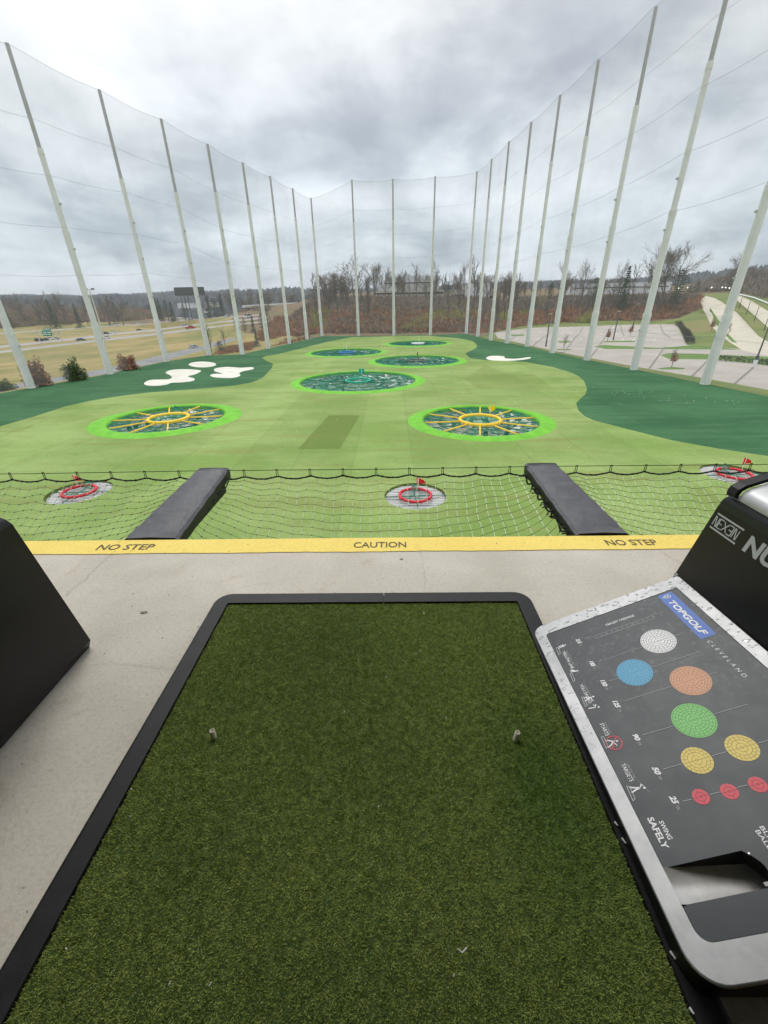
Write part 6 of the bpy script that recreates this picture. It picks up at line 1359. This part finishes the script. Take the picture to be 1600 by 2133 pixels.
# sign gantry over the freeway
M['sign_green'] = mat('sign_green', (0.0, 0.22, 0.13), (0.0, 0.27, 0.16), 0.5, 0.5); M['truss'] = mat('galvanised_truss', (0.55, 0.54, 0.48), (0.66, 0.65, 0.58), 0.5, 0.6)
D = 243; r_, P = broot(97, D, 'sign_gantry', 'freeway sign gantry with green boards on a pale truss', 'road sign')
pbox('sign_board', 88.5, 107.5, 688, 700, D-0.5, 0.2, 'sign_green', r_, P); pbox('sign_board', 91, 106, 683, 687.3, D-0.5, 0.2, 'sign_green', r_, P)
for q in ((90, 96, 691.5, 693), (98, 106, 691.5, 693), (90, 99, 695.5, 697), (101, 106, 695.5, 697), (92.5, 104, 684.5, 685.8)): pbox('sign_lettering', q[0], q[1], q[2], q[3], D-0.62, 0.05, 'p_white', r_, P)
pbox('truss_chord', 73, 130, 688.5, 689.3, D, 0.4, 'truss', r_, P); pbox('truss_chord', 77, 130, 696.5, 697.3, D, 0.4, 'truss', r_, P)
b = MB(); xs = np.linspace(73, 129, 13)
for i in range(12):
    A_ = GY(xs[i], 689 if i % 2 else 697, D)-P; B_ = GY(xs[i+1], 697 if i % 2 else 689, D)-P; b.tube([A_, B_], 0.16, 4)
b.build('truss_brace', M['truss'], r_)
for x in (80, 127):
    pbox('post', x, x+1.0, 689, 720, D+0.1, 0.4, 'truss', r_, P)
r_, P = broot(604, 520, 'road_sign', 'green freeway signs with a yellow strip below the overpass', 'road sign')
pbox('sign_board', 598, 605.5, 638, 644.5, 490, 0.3, 'sign_green', r_, P); pbox('sign_board', 610, 617.5, 637.5, 643.5, 490, 0.3, 'sign_green', r_, P); pbox('yellow_strip', 598, 605.5, 645, 647.5, 490, 0.3, 'yellow', r_, P); pbox('post', 601, 602, 647.6, 662, 490.1, 0.3, 'truss', r_, P); pbox('post', 613, 614, 643.6, 662, 490.1, 0.3, 'truss', r_, P)
r_, P = broot(438, 560, 'road_sign', 'far freeway sign frame with pale posts right of the billboard', 'road sign'); pbox('sign_board', 424, 443, 648, 651.5, 560, 0.4, 'truss', r_, P); pbox('post', 440.5, 441.7, 648.2, 664, 560.5, 0.4, 'truss', r_, P); pbox('post', 444, 445, 648.2, 664, 560.5, 0.4, 'truss', r_, P); pbox('post', 412.5, 413.5, 648.2, 664, 560.5, 0.4, 'truss', r_, P)
# light masts and lamps
def lamp_post(xb, yb, ytop, label, group, rad=0.09, head='globe', m='dark_rail', lit=False, D=None, arm_=0.0, nm='street_lamp'):
    P = onland([(xb, yb)])[0] if D is None else at_px(xb, D)
    # height so that the top comes to the measured row
    lo, hi = 1.0, 60.0
    def row(h):
        q = CM.T @ (P+np.array([0, 0, h])-CP); return q[1]/q[2]*F+CY
    for _ in range(40):
        mid = (lo+hi)/2
        if row(mid) > ytop: lo = mid
        else: hi = mid
    H = lo; root = empty(nm, tuple(P)); tag(root, label, 'lamp post', group)
    b = MB(); b.tube([(0, 0, -0.2), (0, 0, H)], [rad*1.4, rad*0.8], 8); b.build('pole', M[m], root)
    if head == 'globe':
        b = MB(); b.box((-0.35, -0.2, H), (0.35, 0.2, H+0.18), 0.05); b.build('lamp_head', M['lamp_head'] if not lit else M['lamp_lit'], root)
    elif head == 'twin':
        b = MB(); b.box((-2.2, -0.15, H-0.2), (2.2, 0.15, H)); b.build('cross_arm', M[m], root)
        for s in (-1, 1): b = MB(); b.box((s*1.6-0.7, -0.4, H), (s*1.6+0.7, 0.4, H+0.5), 0.1); b.build('lamp_head', M['dark_rail'], root)
    elif head == 'ball':
        b = MB(); k = 0.45; b.lathe([(0.01, H-k), (k*0.7, H-k*0.7), (k, H), (k*0.7, H+k*0.7), (0.01, H+k)], 10); b.build('lamp_head', M['lamp_lit'], root, True)
    return root
M['lamp_head'] = mat('lamp_head', (0.55, 0.54, 0.48)); M['lamp_lit'] = bpy.data.materials.new('lit_lamp'); M['lamp_lit'].use_nodes = True
_b = M['lamp_lit'].node_tree.nodes['Principled BSDF']; _b.inputs['Emission Color'].default_value = (1, 0.97, 0.88, 1); _b.inputs['Emission Strength'].default_value = 1.6; _b.inputs['Base Color'].default_value = (0.8, 0.8, 0.75, 1)
lamp_post(221, 716, 603, 'tall steel light mast with twin heads beside the freeway', 'lamp posts beyond the net', 0.28, 'twin', 'truss', nm='light_mast')
for k_, (xb, yb, yt) in enumerate(((1530, 630, 610.5), (1539, 643, 618.5), (1554, 655, 627.5), (1570, 670, 639.5), (1591, 688, 658.5))):
    lamp_post(xb, yb, yt, 'dark lamp post in the green median of the uphill road, %s from the top' % ORD[k_], 'lamp posts along the median', 0.10)
lamp_post(1137, 722, 655, 'tall dark lot lamp post between the sixth and seventh right poles', 'dark lamp posts in the parking lot', 0.16)
lamp_post(1277, 709, 649, 'tall dark lot lamp post at the middle grass islands', 'dark lamp posts in the parking lot', 0.16)
lamp_post(1316, 690, 634, 'dark lot lamp post farthest from the camera', 'dark lamp posts in the parking lot', 0.16)
rt = lamp_post(1571, 762, 672, 'dark lot lamp post on a white concrete base by the near island', 'dark lamp posts in the parking lot', 0.12)
b = MB(); b.tube([(0, 0, 0), (0, 0, 1.1)], 0.33, 12); b.build('base', M['bwhite'], rt)
b = MB(); b.tube([(0, 0, 1.1), (0, 0, 1.8)], 0.30, 12); b.build('base_collar', M['dark_rail'], rt)
for k_, (x, y) in enumerate(((1403, 600), (1421, 599), (1470, 599), (1491.6, 598.6), (1498.6, 599), (1506.6, 600))):
    lamp_post(x, 620, y, 'lit street lamp before the hillside wood, %s from the left' % ORD[k_], 'lit street lamps beyond the uphill road', 0.07, 'ball', D=345)
# hedges and barrier
def hedge(px, w, h, label):
    W = onland(px); r3 = np.random.default_rng(len(label)); V = []; o0 = W[0]
    for a, c in zip(W[:-1], W[1:]):
        L = np.linalg.norm(c-a); n = int(L*90); t = r3.random(n); base = a+(c-a)*t[:, None]; d = (c-a)/L; side = np.array([-d[1], d[0], 0]); base = base+side*r3.uniform(-w/2, w/2, n)[:, None]; base[:, 2] = hgt(base[:, :2])+h*r3.random(n)**0.7*(1-0.2*r3.random(n))
        e1 = r3.normal(0, 0.14, (n, 3)); e2 = r3.normal(0, 0.14, (n, 3)); V.append(np.stack([base, base+e1, base+e2], 1).reshape(-1, 3))
    V = np.concatenate(V)-o0; o = trimesh('hedge', V, np.arange(len(V)).reshape(-1, 3), M['hedge']); o.location = o0; tag(o, label, 'hedge', 'dark hedges beside the parking lot')
M['hedge'] = mat('hedge_leaf', (0.035, 0.032, 0.025), (0.07, 0.06, 0.045), 2, 0.9)
hedge([(1411, 674), (1424, 692), (1437, 717)], 2.2, 1.3, 'dark hedge along the slope at the end of the parking lot')
hedge([(1489, 750), (1530, 754), (1570, 757), (1640, 766)], 1.6, 1.1, 'dark hedge on the near grass island')
W = onland([(1539, 615), (1556, 618.5), (1570, 622), (1600, 634), (1640, 650)]); b = MB(); b.tube([w+np.array([0, 0, 0.4])-W[0] for w in W], 0.35, 4); o = b.build('road_barrier', M['bwhite']); o.location = W[0]; tag(o, 'pale concrete barrier curving along the upper right road', 'barrier')
# painted bay lines and joints in the parking lot
def lotline(p0, p1, w, m, name='parking_line'):
    W = onland([p0, p1]); d = W[1]-W[0]; L = np.linalg.norm(d[:2]); n = max(2, int(L/4)); ax = d/L; s = np.array([-ax[1], ax[0], 0])*w/2; V = []
    for i in range(n+1): q = W[0]+d*i/n; q[2] = float(hgt(q[None, :2])[0])+0.06; V += [q-s, q+s]
    o = raw(name, V, [(2*i, 2*i+2, 2*i+3, 2*i+1) for i in range(n)], M[m], LOT); return o
LOT = [o for o in bpy.data.objects if o.name == 'parking_lot'][0]
M['tar'] = mat('tar_joint', (0.22, 0.20, 0.18))
for p in (((1060,709),(1100,684)), ((1110,721),(1155,682)), ((1166,735),(1215,681)), ((1230,745),(1262,700)), ((1262,700),(1275,678)), ((1352,768),(1385,722)), ((1440,784),(1480,745)), ((1530,800),(1570,765)), ((1060,694),(1310,686)), ((1050,698),(1260,700)), ((1310,702),(1425,709)), ((1345,688),(1415,690)), ((1100,712),(1260,716)), ((1380,735),(1590,745)), ((1290,676),(1300,700)), ((1375,676),(1395,704))):
    lotline(p[0], p[1], 0.28, 'tar', 'joint')
for i in range(12): lotline((1110+i*16, 690+i*0.4), (1106+i*16, 694+i*0.4), 0.14, 'white')
for i in range(14): lotline((1080+i*22, 702+i*0.3), (1075+i*22, 707.5+i*0.3), 0.14, 'white')

# ------------------------------------------------------------------ vehicles
M['tyre'] = mat('tyre', (0.02, 0.02, 0.02)); M['carglass'] = mat('car_glass', (0.02, 0.025, 0.03), rough=0.1, spec=0.6); M['lightred'] = mat('tail_lamp', (0.4, 0.02, 0.02), rough=0.3); M['hub'] = mat('wheel_rim', (0.4, 0.4, 0.4), rough=0.4, metal=0.6); M['headlamp'] = mat('head_lamp', (0.7, 0.7, 0.65), rough=0.2)
PAINT = {k: mat('paint_'+k, c, rough=0.25, spec=0.6) for k, c in dict(white=(0.75, 0.76, 0.77), dark=(0.03, 0.035, 0.045), red=(0.45, 0.02, 0.02), silver=(0.38, 0.40, 0.42), black=(0.015, 0.015, 0.018)).items()}
def car(kind, paint, loc, rz, label, group):
    L, W = (4.7, 1.8) if kind != 'pickup' else (5.7, 1.95)
    nm = {'sedan': 'car', 'suv': 'car', 'pickup': 'pickup_truck', 'van': 'van'}[kind]
    root = empty(nm, tuple(loc), rz); tag(root, label, 'pickup truck' if kind == 'pickup' else ('van' if kind == 'van' else 'car'), group)
    hs = {'sedan': (0.95, 1.42), 'suv': (1.05, 1.72), 'pickup': (1.15, 1.85), 'van': (1.2, 2.3)}[kind]
    body = [(-L/2, 0.35), (-L/2+0.05, hs[0]-0.1), (-L/2+0.25, hs[0]), (L/2-1.1, hs[0]-0.02), (L/2-0.15, hs[0]-0.22), (L/2, 0.55), (L/2-0.05, 0.3)]
    cab = {'sedan': [(-1.85, hs[0]), (-1.15, hs[1]), (0.35, hs[1]), (1.15, hs[0])], 'suv': [(-2.25, hs[0]), (-2.05, hs[1]), (0.45, hs[1]), (1.15, hs[0])], 'pickup': [(-0.6, hs[0]), (-0.45, hs[1]), (0.85, hs[1]), (1.5, hs[0])], 'van': [(-2.3, hs[0]), (-2.3, hs[1]), (1.0, hs[1]), (1.9, hs[0])]}[kind]
    def loft(pr, y0, y1, name, m, inset_top=0.0, zt=None):
        b = MB(); n = len(pr); V = []
        for s in (-1, 1):
            for x, z in pr:
                k = inset_top*((z-pr[0][1])/(zt-pr[0][1]) if zt else 0); V.append((x, s*(y1-k), z))
        b.add(V, [tuple(range(n)), tuple(reversed(range(n, 2*n)))]+[(i, n+i, n+(i+1) % n, (i+1) % n) for i in range(n)]); return b.build(name, m, root)
    loft(body, 0, W/2, 'body', PAINT[paint]); loft(cab, 0, W/2-0.06, 'roof', PAINT[paint], 0.16, hs[1])
    wz0, wz1 = hs[0]+0.06, hs[1]-0.1
    for s in (-1, 1):
        b = MB(); xa = lerp(cab[0][0], cab[1][0], 0.5)+0.15; xb = lerp(cab[3][0], cab[2][0], 0.5)-0.15; y_ = W/2-0.05-0.07
        b.add([(xa-0.1, s*(W/2-0.06), wz0), (xb+0.15, s*(W/2-0.06), wz0), (xb-0.15, s*(W/2-0.16), wz1), (xa+0.1, s*(W/2-0.16), wz1)], [(0, 1, 2, 3) if s < 0 else (3, 2, 1, 0)]); b.build('window', M['carglass'], root)
        b = MB(); b.box((L/2-0.35, s*0.62-0.2, 0.62), (L/2-0.02, s*0.62+0.2, 0.76)); b.build('headlight', M['headlamp'], root)
        b = MB(); b.box((-L/2-0.01, s*0.7-0.15, 0.65), (-L/2+0.1, s*0.7+0.15, 0.85)); b.build('tail_light', M['lightred'], root)
        for x in (-L/2+0.95, L/2-0.95):
            b = MB(); b.tube([(x, s*(W/2-0.2), 0.34), (x, s*(W/2+0.02), 0.34)], 0.34, 14); w_ = b.build('wheel', M['tyre'], root)
            b = MB(); b.tube([(x, s*(W/2+0.021), 0.34), (x, s*(W/2+0.03), 0.34)], 0.2, 10); b.build('rim', M['hub'], w_)
    b = MB(); k = cab; b.add([(k[3][0]-0.02, -(W/2-0.2), k[3][1]+0.04), (k[3][0]-0.02, W/2-0.2, k[3][1]+0.04), (k[2][0]+0.08, W/2-0.28, k[2][1]-0.06), (k[2][0]+0.08, -(W/2-0.28), k[2][1]-0.06)], [(0, 1, 2, 3)]); b.v = [(x+0.03, y, z+0.03) for x, y, z in b.v]; b.build('windscreen', M['carglass'], root)
    b = MB(); b.add([(k[0][0]-0.03, W/2-0.2, k[0][1]+0.05), (k[0][0]-0.03, -(W/2-0.2), k[0][1]+0.05), (k[1][0]-0.08, -(W/2-0.28), k[1][1]-0.06), (k[1][0]-0.08, W/2-0.28, k[1][1]-0.06)], [(0, 1, 2, 3)]); b.build('rear_window', M['carglass'], root)
    return root
CARS = [(83, 711, 'suv', 'black', 'black car below the left end of the sign gantry'), (92, 710, 'sedan', 'dark', 'dark grey car close behind the black one below the gantry'), (105, 708.5, 'suv', 'white', 'white car right of the two dark cars below the gantry'), (116, 707.5, 'sedan', 'silver', 'grey car just ahead of the white one below the gantry'),
        (169, 709.8, 'sedan', 'dark', 'lone dark car between gantry and nearest full pole'), (221, 705.5, 'suv', 'white', 'white car in the near lanes right of the nearest full pole'), (221, 696.5, 'suv', 'dark', 'dark car above the near white car'), (236, 694.5, 'sedan', 'white', 'white car in the far lanes beside the dark one'),
        (243, 678, 'van', 'white', 'white van alone on the slip road, leftmost there'), (289, 675, 'suv', 'white', 'white car on the slip road left of the second pole'), (290, 688.8, 'sedan', 'black', 'black car alone in the far lanes left of the second pole'), (337, 671.5, 'sedan', 'white', 'white car on the slip road right beside the second pole'), (361, 670.5, 'sedan', 'red', 'red car on the slip road'),
        (385.5, 679, 'sedan', 'silver', 'silver car in the far lanes before the red pickup'), (397, 685, 'pickup', 'red', 'red pickup truck in the near lanes'), (396, 667, 'sedan', 'silver', 'grey car on the slip road above the red pickup'), (430, 664.5, 'sedan', 'black', 'dark car on the slip road beside the third pole'), (475, 660.5, 'suv', 'silver', 'tan grey car on the slip road farthest right'),
        (404, 726.5, 'sedan', 'silver', 'silver grey car on the frontage road'), (516, 662.5, 'van', 'white', 'white truck beyond the pines below the overpass')]
for i, (x, y, kd, pc, lab) in enumerate(CARS):
    A_, B_ = onland([(x-4, y+(0.45 if y < 715 else 0.9)), (x+4, y-(0.45 if y < 715 else 0.9))]); c = onland([(x, y)])[0]; d = B_-A_; th = math.atan2(d[1], d[0]); th = {True: math.atan2(c[1]*0+1.0, -0.02), False: math.atan2(1.0, -0.12)}[y > 715]
    # run along the road's own direction
    if y < 715: p0, p1 = (onland([(45, 728)])[0], onland([(339, 694)])[0]) if y > 690 or x > 380 and y > 675 else (onland([(190, 682)])[0], onland([(416, 666)])[0]); th = math.atan2(p1[1]-p0[1], p1[0]-p0[0])
    else: p0, p1 = onland([(337, 743)])[0], onland([(424, 722)])[0]; th = math.atan2(p1[1]-p0[1], p1[0]-p0[0])
    car(kd, pc, (c[0], c[1], float(hgt(c[None, :2])[0])+0.03), th+(math.pi if i % 2 else 0), lab, 'vehicles on the freeway and its side roads')
for x, y, D, kd, pc, lab in ((953, 636, 236, 'suv', 'white', 'white car parked at the edge of the slope left of the white block building'), (1079, 627, 268, 'van', 'white', 'white van standing head on above the lot embankment'), (1141, 627, 275, 'van', 'white', 'white van half hidden behind the sixth right pole'), (1025, 622, 280, 'sedan', 'white', 'white car in front of the beige garage')):
    P = at_px(x, D); car(kd, pc, (P[0], P[1], P[2]+0.02), 0.3 if kd != 'van' else -1.4, lab, 'vehicles parked behind the embankment')

# ------------------------------------------------------------------ air
b = MB(); b.box((-4600, -3500, -60), (4600, 5700, 175)); hz = b.build('haze', [])
hm = bpy.data.materials.new('haze_air'); hm.use_nodes = True; t = hm.node_tree; t.nodes.clear(); o_ = t.nodes.new('ShaderNodeOutputMaterial'); v_ = t.nodes.new('ShaderNodeVolumePrincipled')
v_.inputs['Color'].default_value = (0.90, 0.94, 1.0, 1); v_.inputs['Density'].default_value = 0.00011; v_.inputs['Anisotropy'].default_value = 0.3; t.links.new(v_.outputs[0], o_.inputs['Volume'])
hz.data.materials.append(hm); tag(hz, 'thin pale haze over the whole view', kind='stuff')
